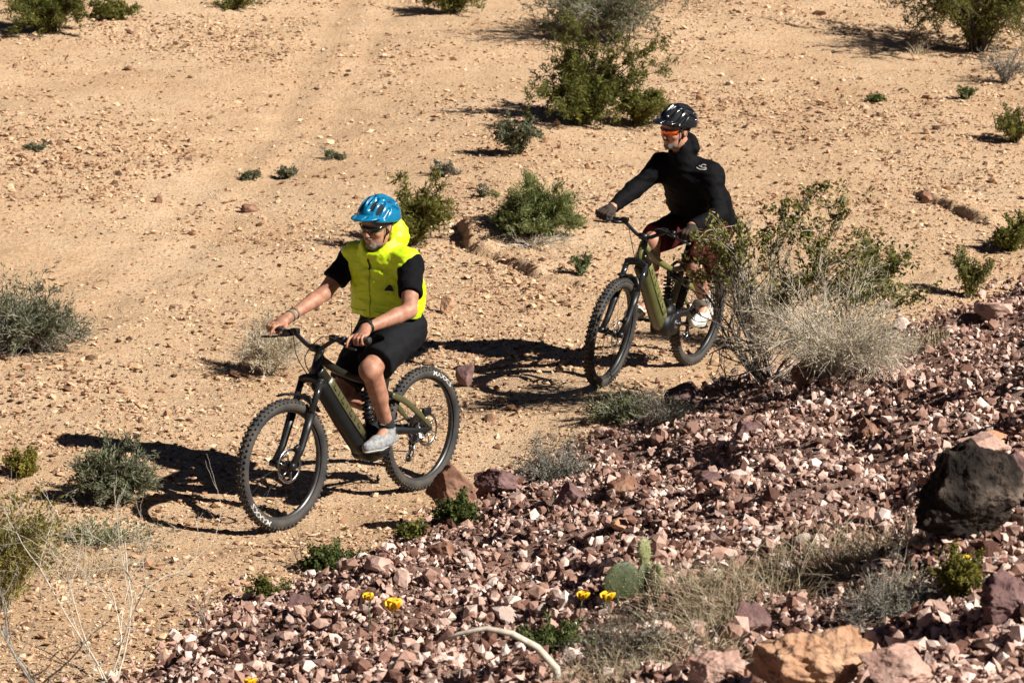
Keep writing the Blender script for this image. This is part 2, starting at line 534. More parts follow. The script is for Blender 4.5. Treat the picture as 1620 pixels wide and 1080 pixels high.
def scatter(shapes, P, S, tilt=.5):
    """stones P (n,3) of half-size S joined into arrays"""
    n = len(P)
    R = rand_rot(n, tilt)
    which = RNG.integers(0, len(shapes), n)
    tone = np.clip(RNG.normal(.5, .27, n), 0, 1)
    Vs, Fs, Ts, off = [], [], [], 0
    for k, (sv, sf) in enumerate(shapes):
        ix = np.where(which == k)[0]
        if not len(ix): continue
        W = np.einsum('nij,vj->nvi', R[ix], sv) * S[ix][:, None, None] + P[ix][:, None, :]
        Vs.append(W.reshape(-1, 3))
        Fs.append((sf[None] + (np.arange(len(ix)) * len(sv))[:, None, None] + off).reshape(-1, 3))
        Ts.append(np.repeat(tone[ix], len(sv)))
        off += W.shape[0] * W.shape[1]
    return np.concatenate(Vs), np.concatenate(Fs), np.concatenate(Ts)

OCT = (np.array([(1, 0, 0), (-1, 0, 0), (0, 1, 0), (0, -1, 0), (0, 0, 1), (0, 0, -1.)]), np.array([(0, 2, 4), (2, 1, 4), (1, 3, 4), (3, 0, 4), (2, 0, 5), (1, 2, 5), (3, 1, 5), (0, 3, 5)]))
def oct_shape(seed):
    r = np.random.default_rng(seed)
    return (OCT[0] * np.array([1, .75, .46]) * r.uniform(.7, 1.15, (6, 1)) + r.normal(0, .12, (6, 3)), OCT[1])
TINY = [oct_shape(i) for i in range(10)]
SMALL = [rock_shape(0, 50 + i, 8, 0, .7) for i in range(10)]
MEDIUM = [rock_shape(1, 70 + i, 9, .03, .75) for i in range(10)]

M_PEB = ramp_mat('pebble_stone', [(0, (.10, .055, .035)), (.22, (.30, .17, .10)), (.45, (.52, .34, .21)), (.7, (.61, .43, .275)), (1, (.67, .51, .36))], .9)
M_GRAV = ramp_mat('slope_stone', [(0, (.05, .026, .02)), (.22, (.17, .085, .062)), (.47, (.37, .225, .175)), (.72, (.56, .395, .33)), (1, (.72, .58, .51))], .9, bump=.006, bscale=40, noise=.35, nscale=22)

def in_view(x, y, z, m=40):
    px, py = project(np.stack([x, y, z], -1))
    return (px > -m) & (px < 1620 + m) & (py > -m) & (py < 1080 + m)

# pebbles strewn over the sandy ground
def ground_points(n, y0, y1, clump=True):
    y = np.exp(RNG.uniform(np.log(y0), np.log(y1), n))
    x = RNG.uniform(-.20, .20, n) * y
    keep = hill_d(x, y) < .05
    if clump:
        dens = .58 + .55 * fbm2(x, y, .5, 3, 77) + .4 * fbm2(x, y, 2.2, 2, 78)
        dens = dens * (1 - .75 * np.exp(-(track_d(x, y) / .22) ** 2)) * np.clip(.5 + (y - 12) / 9, .5, 1)
        keep &= RNG.random(n) < dens
    x, y = x[keep], y[keep]
    z = ground_z(x, y)
    k = in_view(x, y, z)
    return x[k], y[k], z[k]
x, y, z = ground_points(150000, 12, 40)
S = np.clip(RNG.lognormal(math.log(.0108), .48, len(x)), .004, .04) * (.55 + .45 * y / 17)
V, F, T = scatter(TINY, np.stack([x, y, z + S * .3], -1), S, .3)
tag(build('pebble_scatter', V, F, M_PEB, smooth=False, tone=T * .9), 'loose pale and brown pebbles strewn over the sandy ground', 'pebbles', kind='stuff')
x, y, z = ground_points(900, 12, 40)
S = np.clip(RNG.lognormal(math.log(.026), .35, len(x)), .012, .06) * (.55 + .45 * y / 17)
V, F, T = scatter(SMALL, np.stack([x, y, z + S * .25], -1), S, .3)
tag(build('small_stone_scatter', V, F, M_PEB, smooth=False, tone=T * .55), 'scattered small tan and dark stones on the sandy ground', 'stones', kind='stuff')

# darker rubble patches on the left bank and behind the riders
cx, cy, n = [], [], 0
for (px, py, rr, n) in ((150, 232, .8, 900), (60, 285, .6, 500), (330, 60, .9, 400), (1250, 190, .8, 500), (1300, 340, .6, 400), (760, 560, .35, 160), (860, 450, .5, 260), (60, 610, .6, 500)):
    c = at(px, py); a = RNG.uniform(0, 6.283, n); q = np.sqrt(RNG.random(n)) * rr
    cx.append(c[0] + np.cos(a) * q * 1.3); cy.append(c[1] + np.sin(a) * q * 1.6)
x, y = np.concatenate(cx), np.concatenate(cy); z = ground_z(x, y)
S = np.clip(RNG.lognormal(math.log(.018), .4, len(x)), .008, .05)
V, F, T = scatter(TINY, np.stack([x, y, z + S * .3], -1), S, .4)
tag(build('rubble_patch', V, F, M_PEB, smooth=False, tone=T * .6), 'patches of darker brown rubble on the sandy ground', 'rubble', kind='stuff')

# gravel of the slope
def hill_points(n, y0=8.0, y1=27.0, edge=-.12):
    y = np.exp(RNG.uniform(np.log(y0), np.log(y1), n))
    x = RNG.uniform(-.22, .21, n) * y
    d = hill_d(x, y)
    keep = (d > edge + .25 * RNG.exponential(.25, n)) | ((d > -.35) & (RNG.random(n) < .06))
    x, y = x[keep], y[keep]
    z = surf_z(x, y)
    k = in_view(x, y, z, 60)
    return x[k], y[k], z[k]
x, y, z = hill_points(75000)
S = np.clip(RNG.lognormal(math.log(.0095), .42, len(x)), .004, .03)
V, F, T = scatter(TINY, np.stack([x, y, z + S * .4], -1), S, 1.0)
tag(build('fine_gravel', V, F, M_GRAV, smooth=False, tone=T), 'fine pinkish brown gravel covering the slope', 'gravel', kind='stuff')
x, y, z = hill_points(75000)
S = np.clip(RNG.lognormal(math.log(.0170), .35, len(x)), .009, .04)
V, F, T = scatter(TINY, np.stack([x, y, z + S * .45], -1), S * np.where(RNG.random(len(S)) < .5, 1.15, .9), 1.0)
tag(build('jagged_gravel', V, F, M_GRAV, smooth=False, tone=T), 'jagged pink and mauve stone chips packed over the slope', 'gravel', kind='stuff')
x, y, z = hill_points(40000)
S = np.clip(RNG.lognormal(math.log(.0155), .48, len(x)), .007, .05)
V, F, T = scatter(SMALL, np.stack([x, y, z + S * .55], -1), S, 1.0)
tag(build('coarse_gravel', V, F, M_GRAV, smooth=False, tone=T), 'coarse mauve and brown broken gravel covering the slope', 'gravel', kind='stuff')
# the 300 stones of the slope that show largest, each its own object
x, y, z = hill_points(2600, edge=.05)
x, y, z = x[:300], y[:300], z[:300]
SM = []
for k in range(14):
    v, f = rock_shape(2, 200 + k, 10, .035, .72)
    o = build('slope_stone', v, f, M_GRAV, smooth=False, tone=np.full(len(v), np.clip(.15 + .06 * k, 0, .95)))
    SM.append(o.data); bpy.data.objects.remove(o)
for i in range(len(x)):
    s = float(np.clip(RNG.lognormal(math.log(.026), .42), .016, .08))
    o = bpy.data.objects.new('slope_stone', SM[int(RNG.integers(0, len(SM)))])
    COL.objects.link(o)
    o.location = (x[i], y[i], z[i] + s * .3)
    o.scale = (s, s, s)
    o.rotation_euler = (RNG.normal(0, .5), RNG.normal(0, .5), RNG.uniform(0, 6.28))
    tag(o, 'fist-sized angular pinkish brown stone lying among the gravel of the slope', 'stone', 'loose stones on the gravel slope')
# ------------------------------------------------------------------ bicycles
M_BLACK = mat('black_alloy', (.011, .011, .012), .42, vary=.3, scale=25)
M_BLACKM = mat('black_plastic', (.008, .008, .009), .5, spec=.3, vary=.3, bump=.0006, bscale=200)
M_RUB = mat('tyre_rubber', (.020, .020, .022), .78, color2=(.06, .05, .04), scale=9, bump=.001, bscale=150)
M_STEEL = mat('bare_steel', (.42, .42, .43), .3, 1.0, vary=.25, scale=30)
M_RIM = mat('black_rim', (.02, .02, .022), .35, color2=(.05, .045, .04), scale=12)
M_WHITE = mat('white_print', (.58, .57, .54), .7, color2=(.42, .40, .37), scale=80)
M_YEL = mat('yellow_print', (.75, .58, .05), .6)
M_OLIVE = mat('dark_olive_paint', (.070, .068, .026), .38, color2=(.09, .082, .04), scale=14, coat=.25)
M_FRAME1 = mat('black_olive_paint', (.016, .016, .010), .38, color2=(.012, .011, .008), scale=14, coat=.25)
M_GREEND = mat('deep_olive_paint', (.070, .076, .022), .4, color2=(.055, .057, .018), scale=14, coat=.2)
M_GREEN = mat('olive_green_paint', (.15, .16, .045), .36, color2=(.17, .165, .065), scale=14, coat=.3)
M_GOLD = mat('brown_anodised', (.16, .10, .04), .35, .8)

RW, WB2 = .362, .625
STEER_P = np.array([.585, 0, .351]); STEER_A = np.array([-.4226, 0, .9063])

def rot_about(p, axis, ang):
    R = np.array(Matrix.Rotation(ang, 3, Vector(axis)))
    return lambda v: (np.asarray(v) - p) @ R.T + p

def text_mesh(body, size):
    cu = bpy.data.curves.new('lettering', 'FONT'); cu.body = body; cu.size = size; cu.resolution_u = 3
    cu.align_x = 'CENTER'; cu.offset = size * .022
    o = bpy.data.objects.new('lettering', cu); COL.objects.link(o)
    me = o.to_mesh()
    V = np.array([v.co[:] for v in me.vertices]); F = [tuple(p.vertices) for p in me.polygons]
    T = []
    for f in F:
        for k in range(1, len(f) - 1): T.append((f[0], f[k], f[k + 1]))
    o.to_mesh_clear(); bpy.data.objects.remove(o); bpy.data.curves.remove(cu)
    return V, np.array(T)

def make_wheel(parent, loc, rotm, letter_at, rotor_side_r, rear, yellow=False):
    """rim with tyre, hub, spokes, brake disc, tyre lettering as its children; axle along y"""
    m = MB()
    m.lathe([(.318, -.017), (.322, -.017), (.322, .017), (.318, .017), (.300, .010), (.297, .006), (.297, -.006), (.300, -.010)], 72, closed=True)
    w = m.build('wheel', M_RIM, parent)
    w.location = loc
    w.scale = (.975, 1, .975)
    w.rotation_euler = Matrix(rotm).to_euler()
    m = MB()
    Rc, r = .334, .032
    prof = [(Rc + r * math.cos(a) * (1.03 if abs(a) < .8 else 1), r * math.sin(a) * 1.05) for a in np.linspace(-2.5, 2.5, 17)]
    m.lathe(prof, 96, closed=False)
    for k in range(68):                     # tread blocks
        a = k * 2 * np.pi / 68
        rows = [(-.012, .98, .013), (.012, .98, .013)] if k % 2 else [(-.013, .98, .010), (.013, .98, .010), (0, 1.0, .012)]
        rows += [(-.0285, .86, .012), (.0285, .86, .012)]
        for yy, q, sz in rows:
            da = .35 * 2 * np.pi / 68 if abs(yy) > .02 else 0
            rr = Rc + math.sqrt(max(r * r - (yy * .92) ** 2, 0)) + .002
            c, s = math.cos(a + da), math.sin(a + da)
            tl = math.asin(np.clip(yy / r * .9, -1, 1))
            er = np.array([c * math.cos(tl), math.sin(tl), s * math.cos(tl)])
            et = np.array([-s, 0, c]); en = np.cross(er, et)
            m.box(np.array([rr * c, yy, rr * s]), (sz, .009, .013), np.stack([et, en, er], 1))
    m.build('tyre', M_RUB, w)
    m = MB()
    hub = [(.0, -.055), (.012, -.055), (.012, -.04), (.03, -.034), (.03, -.028), (.018, -.02), (.018, .02), (.03, .028), (.03, .034), (.012, .04), (.012, .055), (0, .055)]
    m.lathe(hub, 20)
    m.build('hub', M_BLACK, w)
    sp = None
    for k in range(28):
        a = k * 2 * np.pi / 28
        sd_ = 1 if k % 2 else -1
        b = a + (.55 if (k // 2) % 2 else -.55)
        mm = MB().tube([(.028 * math.cos(b), .031 * sd_, .028 * math.sin(b)), (.299 * math.cos(a), .003 * sd_, .299 * math.sin(a))], .0011, 4, cap=False)
        mm.build('spoke', M_BLACK, w)
    m = MB()
    yy = .046
    m.lathe([(rotor_side_r, yy), (rotor_side_r, yy + .002), (rotor_side_r - .016, yy + .002), (rotor_side_r - .016, yy)], 40, closed=True)
    for k in range(6):
        a = k * np.pi / 3
        m.tube([(.02 * math.cos(a), yy + .001, .02 * math.sin(a)), ((rotor_side_r - .01) * math.cos(a + .35), yy + .001, (rotor_side_r - .01) * math.sin(a + .35))], .004, 6)
    m.build('disc_rotor', M_STEEL, w)
    if rear:
        m = MB()
        for k in range(9):
            rr = .024 + .0085 * k
            m.lathe([(rr - .012, -.028 - .0035 * (8 - k)), (rr, -.028 - .0035 * (8 - k)), (rr, -.0295 - .0035 * (8 - k)), (rr - .012, -.0295 - .0035 * (8 - k))], 26, closed=True)
        m.build('cassette', M_STEEL, w)
    tv, tf = text_mesh('MAXXIS', .032)
    tv[:, 0] *= 1.75
    for a0 in ((letter_at,) if letter_at is not None else ()):
        # on the left flank (+y), letters reading along the arc, tops outward; seen from +y the front (+x) is on the left
        ang = a0 + tv[:, 0] / Rc * 1.05
        ph = rad(103) - (tv[:, 1]) / r * 1.15
        rr = Rc + (r + .0015) * np.cos(ph)
        V = np.stack([rr * np.cos(ang), (r * 1.05 + .0015) * np.sin(ph), rr * np.sin(ang)], -1)
        build('lettering', V, tf[:, ::-1], M_YEL if False else M_WHITE, w, smooth=False)
    if yellow:
        m = MB()
        for k in range(5):
            a = 1.15 + k * .085
            m.box((.309 * math.cos(a), .0155, .309 * math.sin(a)), (.014, .003, .017), np.array(Matrix.Rotation(-a, 3, 'Y')))
        m.build('rim_decal', M_YEL, w, smooth=False)
    return w

def make_bike(name, rear_c, front_c, lean, steer, paint, panel_paint, crank_ang, letters, frame_paint=None, cover=None):
    mid = (rear_c + front_c) / 2
    f = front_c - rear_c; f /= np.linalg.norm(f)
    l = np.cross([0, 0, 1], f); l /= np.linalg.norm(l)
    u = np.cross(f, l)
    M = Matrix((f, l, u)).transposed() @ Matrix.Rotation(-lean, 3, 'X')
    root = empty(name, mid)
    root.rotation_euler = M.to_euler()
    st_fn = rot_about(STEER_P, STEER_A, steer)
    St = np.array(Matrix.Rotation(steer, 3, Vector(STEER_A)))
    # --- frame
    BB = np.array([-.19, 0, .345])
    m = MB()
    ht0, ht1 = STEER_P + STEER_A * .505, STEER_P + STEER_A * .635
    m.tube([ht0, (ht0 + ht1) / 2, ht1], [.031, .026, .029], 16)
    # down tube spine (painted) and top tube, seat tube
    def curve(pts, n=14):
        pts = np.asarray(pts, float); t = np.linspace(0, len(pts) - 1, n)
        out = []
        for q in t:
            i = min(int(q), len(pts) - 2); s = q - i
            p0, p1, p2, p3 = pts[max(i - 1, 0)], pts[i], pts[i + 1], pts[min(i + 2, len(pts) - 1)]
            out.append(.5 * (2 * p1 + (p2 - p0) * s + (2 * p0 - 5 * p1 + 4 * p2 - p3) * s * s + (3 * p1 - p0 - 3 * p2 + p3) * s ** 3))
        return np.array(out)
    dt = curve([(.345, 0, .852), (.24, 0, .745), (.08, 0, .56), (-.09, 0, .385)])
    m.tube(dt, np.linspace(.036, .036, 14), 16, wide=1.08, square=.35)
    tt = curve([(.318, 0, .905), (.12, 0, .80), (-.12, 0, .715), (-.285, 0, .705)])
    m.tube(tt, np.linspace(.024, .017, 14), 12, wide=1.15, square=.25)
    stb = curve([(-.19, 0, .42), (-.25, 0, .58), (-.285, 0, .70), (-.305, 0, .79)])
    m.tube(stb, np.linspace(.026, .019, 14), 12)
    m.tube(curve([(-.285, 0, .74), (-.2, 0, .755), (-.13, 0, .735)]), .011, 8)
    fr = m.build('frame', frame_paint or paint, root)
    m = MB()
    off = np.array([.033, 0, -.040])
    bt = curve([(.325, 0, .80), (.235, 0, .705), (.085, 0, .525), (-.07, 0, .352)]) + np.array([.016, 0, -.02])
    m.tube(bt, np.concatenate([[.028], np.full(12, .039), [.034]]), 16, wide=1.08, square=.55)
    m.build('battery_cover', cover or M_BLACKM, fr)
    # motor housing round the bottom bracket
    m = MB()
    m.tube([(-.19, -.062, .345), (-.19, -.05, .345), (-.19, .05, .345), (-.19, .062, .345)], [.062, .078, .078, .062], 24, up=(1, 0, 0), wide=1.2)
    m.tube([(-.12, -.056, .335), (-.12, .056, .335)], [.075, .075], 20, up=(1, 0, 0), wide=1.05)
    m.tube([(-.10, 0, .39), (-.16, 0, .43), (-.20, 0, .44)], [.045, .05, .04], 16)
    m.build('motor_housing', M_BLACKM, fr)
    m = MB()
    m.lathe([(0, .066), (.028, .066), (.03, .062), (.05, .06), (.05, .056)], 28, center=BB)
    m.build('motor_badge', M_STEEL if panel_paint is M_GREEN else M_BLACK, fr)
    # painted side panel with dark slanted lettering strokes along the down tube
    for s in (1, -1):
        m = MB()
        pn = curve([(.27, .0405 * s, .79), (.12, .0415 * s, .615), (-.045, .0415 * s, .435)], 8) + np.array([.004, 0, -.004])
        m.tube(pn, .026, 8, up=(0, 1, 0), wide=.14)
        m.build('side_panel', panel_paint, fr)
        m = MB()
        for k in range(7):
            t = .12 + k * .115
            p = pn[0] * (1 - t) + pn[-1] * t
            d = np.array([-.66, 0, -.75]); q = np.array([.75, 0, -.66])
            a = p + np.array([0, .0042 * s, 0])
            h = .014 if k % 3 else .009
            m.tube([a - q * h, a + q * h + d * (.012 if k % 2 else -.004)], .0042, 6, up=(0, 1, 0), wide=.2)
            if k % 2 == 0:
                m.tube([a + q * h, a + q * h + d * .03], .004, 6, up=(0, 1, 0), wide=.2)
        m.build('frame_lettering', M_BLACKM, fr)
    # rear swingarm
    m = MB()
    for s in (1, -1):
        m.tube(curve([(-.20, .045 * s, .40), (-.32, .052 * s, .405), (-.46, .066 * s, .385), (-.625, .072 * s, .37)]), [.024] * 6 + list(np.linspace(.022, .013, 8)), 10, wide=.55, square=.3)
    m.tube([(-.28, -.05, .405), (-.28, .05, .405)], .016, 8, up=(1, 0, 0))
    sw = m.build('swingarm', M_BLACK, root)
    m = MB()
    for s in (1, -1):
        m.tube(curve([(-.625, .072 * s, .385), (-.52, .066 * s, .475), (-.40, .054 * s, .565), (-.29, .042 * s, .615)]), [.014] * 4 + [.019] * 10, 10, wide=.5, square=.3)
    m.tube([(-.36, -.055, .585), (-.36, .055, .585)], .012, 8, up=(1, 0, 0))
    m.build('seat_stay', paint, sw)
    m = MB()
    for s in (1, -1):
        m.tube([(-.29, .036 * s, .615), (-.20, .034 * s, .66), (-.115, .022 * s, .69)], [.017, .02, .014], 10, wide=.35)
    m.build('rocker_link', M_BLACK, sw)
    # shock
    m = MB()
    a, b = np.array([-.105, 0, .70]), np.array([-.135, 0, .455])
    m.tube([a, a * .6 + b * .4], .016, 12); m.tube([a * .55 + b * .45, b], .022, 12)
    m.tube([b + (0.0, 0, .06), b + (.035, 0, .07)], .014, 10)
    sh = m.build('shock_absorber', M_BLACK, root)
    m = MB()
    t = np.linspace(0, 1, 120)
    w = (a - b) / np.linalg.norm(a - b); e1 = np.array([0, 1., 0]); e2 = np.cross(w, e1)
    P = b[None] * .86 + a[None] * .14 + (a - b)[None] * (t * .72)[:, None] + .031 * (np.cos(t * 44)[:, None] * e1 + np.sin(t * 44)[:, None] * e2)
    m.tube(P, .0052, 6); m.build('coil_spring', M_BLACKM, sh)
    # seat post and saddle
    m = MB(); m.tube([(-.30, 0, .78), (-.335, 0, .865)], .0155, 12); m.tube([(-.30, 0, .775), (-.304, 0, .80)], .024, 12)
    m.build('seat_post', M_BLACK, root)
    m = MB()
    sp = np.array([(-.50, 0, .945), (-.47, 0, .948), (-.42, 0, .942), (-.36, 0, .937), (-.30, 0, .934), (-.25, 0, .928), (-.225, 0, .918)]) - np.array([0, 0, .04])
    m.tube(sp, [.012, .022, .024, .022, .019, .016, .007], 14, up=(0, 1, 0), wide=[2.5, 3.1, 2.8, 2.0, 1.4, 1.3, 1.2])
    sa = m.build('saddle', M_BLACKM, root)
    m = MB()
    for s in (1, -1): m.tube([(-.45, .03 * s, .885), (-.40, .022 * s, .865), (-.30, .022 * s, .865), (-.26, .01 * s, .878)], .0035, 6)
    m.build('saddle_rail', M_STEEL, sa)
    # cranks and pedals
    m = MB(); m.tube([BB - (0, .078, 0), BB + (0, .078, 0)], .014, 12, up=(1, 0, 0))
    ca, sa_ = math.cos(crank_ang), math.sin(crank_ang)
    for s in (1, -1):
        e = BB + np.array([ca * .165 * s, .088 * s, sa_ * .165 * s])
        m.tube([BB + (0, .078 * s, 0), BB * .5 + e * .5 + (0, .006 * s, 0), e], [.017, .013, .013], 10, wide=.7)
    cr = m.build('crank', M_BLACK, root)
    for s in (1, -1):
        e = BB + np.array([ca * .165 * s, .088 * s, sa_ * .165 * s])
        m = MB(); m.tube([e, e + (0, .11 * s, 0)], .007, 8, up=(1, 0, 0))
        for dx in (-.042, .042): m.box(e + (dx, .062 * s, 0), (.012, .095, .014))
        for dy in (.018, .062, .106): m.box(e + (0, dy * s, 0), (.084, .012, .013))
        for dx in (-.042, .042):
            for dy in (.025, .06, .1): m.box(e + (dx, dy * s, .009), (.004, .004, .008))
        m.build('pedal', M_BLACK, cr, bevel=.0015)
    m = MB(); m.lathe([(.045, -.052), (.072, -.052), (.072, -.056), (.045, -.056)], 36, center=BB, closed=True)
    for k in range(36):
        a = k * np.pi / 18; m.box(BB + (.075 * math.cos(a), -.054, .075 * math.sin(a)), (.007, .003, .007), np.array(Matrix.Rotation(-a, 3, 'Y')))
    m.build('chainring', M_BLACK, cr)
    # chain and derailleur on the right flank
    m = MB()
    m.tube([(-.19, -.054, .421), (-.62, -.052, .425)], .0045, 6); m.tube([(-.19, -.054, .269), (-.40, -.055, .262), (-.585, -.055, .225)], .0045, 6)
    m.tube([(-.585, -.055, .225), (-.56, -.055, .185), (-.60, -.055, .165), (-.635, -.055, .21), (-.64, -.055, .28)], .0045, 6)
    m.build('chain', M_STEEL, root)
    m = MB()
    m.tube([(-.635, -.07, .345), (-.655, -.075, .30), (-.63, -.072, .255)], [.016, .02, .018], 10); m.tube([(-.63, -.066, .255), (-.585, -.06, .175)], .011, 8, wide=.5)
    for c in ((-.612, -.055, .245), (-.582, -.055, .185)): m.lathe([(0, -.006), (.021, -.005), (.021, .005), (0, .006)], 16, center=c)
    m.build('derailleur', M_BLACK, root)
    m = MB(); m.box((-.60, .06, .475), (.07, .022, .045)); m.build('brake_caliper', M_BLACK, root, bevel=.005)
    # fork
    ax = np.array([.625, 0, .362])
    perp = np.array([.9063, 0, .4226])
    m = MB()
    for s in (1, -1):
        base = STEER_P + perp * .010 + np.array([0, .067 * s, 0])
        m.tube([ax + (0, .067 * s, 0), base + STEER_A * .10, base + STEER_A * .20, base + STEER_A * .30], [.018, .020, .0235, .025], 14)
        m.tube([ax + (0, .05 * s, 0), ax + (0, .085 * s, 0)], .02, 12, up=(1, 0, 0))
    arch = [STEER_P + perp * (.012 + .012 * math.sin(q)) + STEER_A * (.31 + .085 * math.sin(q)) + np.array([0, .067 * math.cos(q), 0]) for q in np.linspace(0, np.pi, 9)]
    m.tube(arch, .013, 8)
    fk = m.xform(st_fn).build('fork', M_BLACK, root)
    m = MB()
    for s in (1, -1):
        base = STEER_P + perp * .010 + np.array([0, .067 * s, 0])
        m.tube([base + STEER_A * .29, base + STEER_A * .50], .0185, 12)
    m.xform(st_fn).build('stanchion', mat('stanchion_coat', (.02, .02, .02), .15), fk)
    m = MB()
    cpt = [STEER_P + perp * (.010 - .006 * abs(math.cos(q))) + STEER_A * (.478 + .02 * math.sin(q)) + np.array([0, .07 * math.cos(q), 0]) for q in np.linspace(0, np.pi, 9)]
    m.tube(cpt, .026, 10, up=STEER_A, wide=1.0)
    m.tube([STEER_P + STEER_A * .48, STEER_P + STEER_A * .665], .0155, 12)
    m.xform(st_fn).build('fork_crown', M_BLACK, fk)
    m = MB()                                   # short mudguard over the front tyre
    q = np.linspace(rad(84), rad(140), 12)
    gp = ax + np.stack([.388 * np.cos(q), 0 * q, .388 * np.sin(q)], -1)
    m.tube(gp, .005, 10, up=(0, 1, 0), wide=[3, 5, 6, 7, 7, 7, 7, 7, 7, 6, 5, 4])
    m.xform(st_fn).build('mudguard', M_BLACKM, fk)
    m = MB(); m.box(ax + (-.055, .062, .075), (.035, .025, .07), np.array(Matrix.Rotation(.4, 3, 'Y'))); m.xform(st_fn).build('brake_caliper', M_BLACK, fk, bevel=.005)
    # handlebar, stem and controls
    top = STEER_P + STEER_A * .650
    barc = top + perp * .048 + np.array([0, 0, .01])
    m = MB(); m.tube([top - STEER_A * .028, top + STEER_A * .022], .021, 14); m.tube([top, barc], [.02, .021], 12, wide=1.0, up=(0, 1, 0))
    m.tube([barc - (0, .026, 0), barc + (0, .026, 0)], .022, 14, up=(1, 0, 0))
    m.xform(st_fn).build('stem', M_BLACK, root)
    def barp(y):
        a = abs(y)
        return barc + np.array([-.11 * max(a - .1, 0), y, .062 * np.clip((a - .04) / .10, 0, 1) + .07 * max(a - .14, 0)])
    m = MB(); ysb = np.concatenate([np.linspace(-.362, -.03, 16), np.linspace(.03, .362, 16)])
    m.tube([barp(v) for v in ysb], .0125, 12, up=(1, 0, 0))
    hb = m.xform(st_fn).build('handlebar', M_BLACK, root)
    for s in (1, -1):
        m = MB(); gy = np.linspace(.235, .365, 16)
        m.tube([barp(s * v) for v in gy], [.019] + [.0165 if k % 2 else .0178 for k in range(14)] + [.019], 12, up=(1, 0, 0))
        m.xform(st_fn).build('grip', M_RUB, hb)
        p = barp(s * .195)
        m = MB(); m.tube([p - (0, .012, 0), p + (0, .012, 0)], .018, 10, up=(1, 0, 0))
        m.tube([p + (.012, -.035 * s, -.006), p + (.03, .005 * s, -.012), p + (.04, .03 * s, -.016)], [.010, .012, .009], 10)
        m.tube([p + (.04, .03 * s, -.016), p + (.055, .06 * s, -.024), p + (.06, .12 * s, -.03), p + (.07, .145 * s, -.032)], [.006, .0055, .005, .005], 8, wide=1.4)
        m.xform(st_fn).build('brake_lever', M_BLACK, hb)
        m = MB()
        m.tube(curve([p + (.012, -.03 * s, -.006), p + (.075, -.09 * s, .015), barc + (.12, .03 * s, -.03), barc + (.05, .015 * s, -.14), ht0 + (.0, .03 * s, .02)], 24), .0030, 6)
        m.xform(st_fn).build('brake_hose', M_BLACKM, hb)
    p = barp(-.17)
    for q in (.13, -.15): MB().box(barp(q) + (0, 0, .015), (.033, .048, .03)).xform(st_fn).build('bar_control', M_BLACKM, hb, bevel=.004)
    # wheels
    make_wheel(root, (-WB2, 0, RW), Matrix.Identity(3), letters[0], .100, True)
    axs = st_fn(ax)
    make_wheel(root, axs, Matrix(St.tolist()), letters[1], .100, False, yellow=panel_paint is M_GREEN)
    grips = {s: st_fn(barp(s * .302)) for s in (1, -1)}
    bdir = {s: (st_fn(barp(s * .36)) - st_fn(barp(s * .25))) for s in (1, -1)}
    return root, grips, {s: v / np.linalg.norm(v) for s, v in bdir.items()}, {s: BB + np.array([ca * .165 * s, .15 * s, sa_ * .165 * s]) for s in (1, -1)}

bike1, grips1, bdir1, ped1 = make_bike('mountain_bike', W1R, W1F, 0.0, rad(-2), M_OLIVE, M_OLIVE, rad(4), (rad(120), rad(-48)), M_FRAME1)
tag(bike1, 'dark olive and black full-suspension mountain bike ridden by the man in the yellow vest', 'bicycle', 'mountain bikes on the trail')
bike2, grips2, bdir2, ped2 = make_bike('mountain_bike', W2R, W2F, rad(6.0), rad(6), M_GREEN, M_GREEN, rad(184), (None, None), None, M_GREEND)
tag(bike2, 'olive green mountain bike with black battery tube under the rider in black', 'bicycle', 'mountain bikes on the trail')
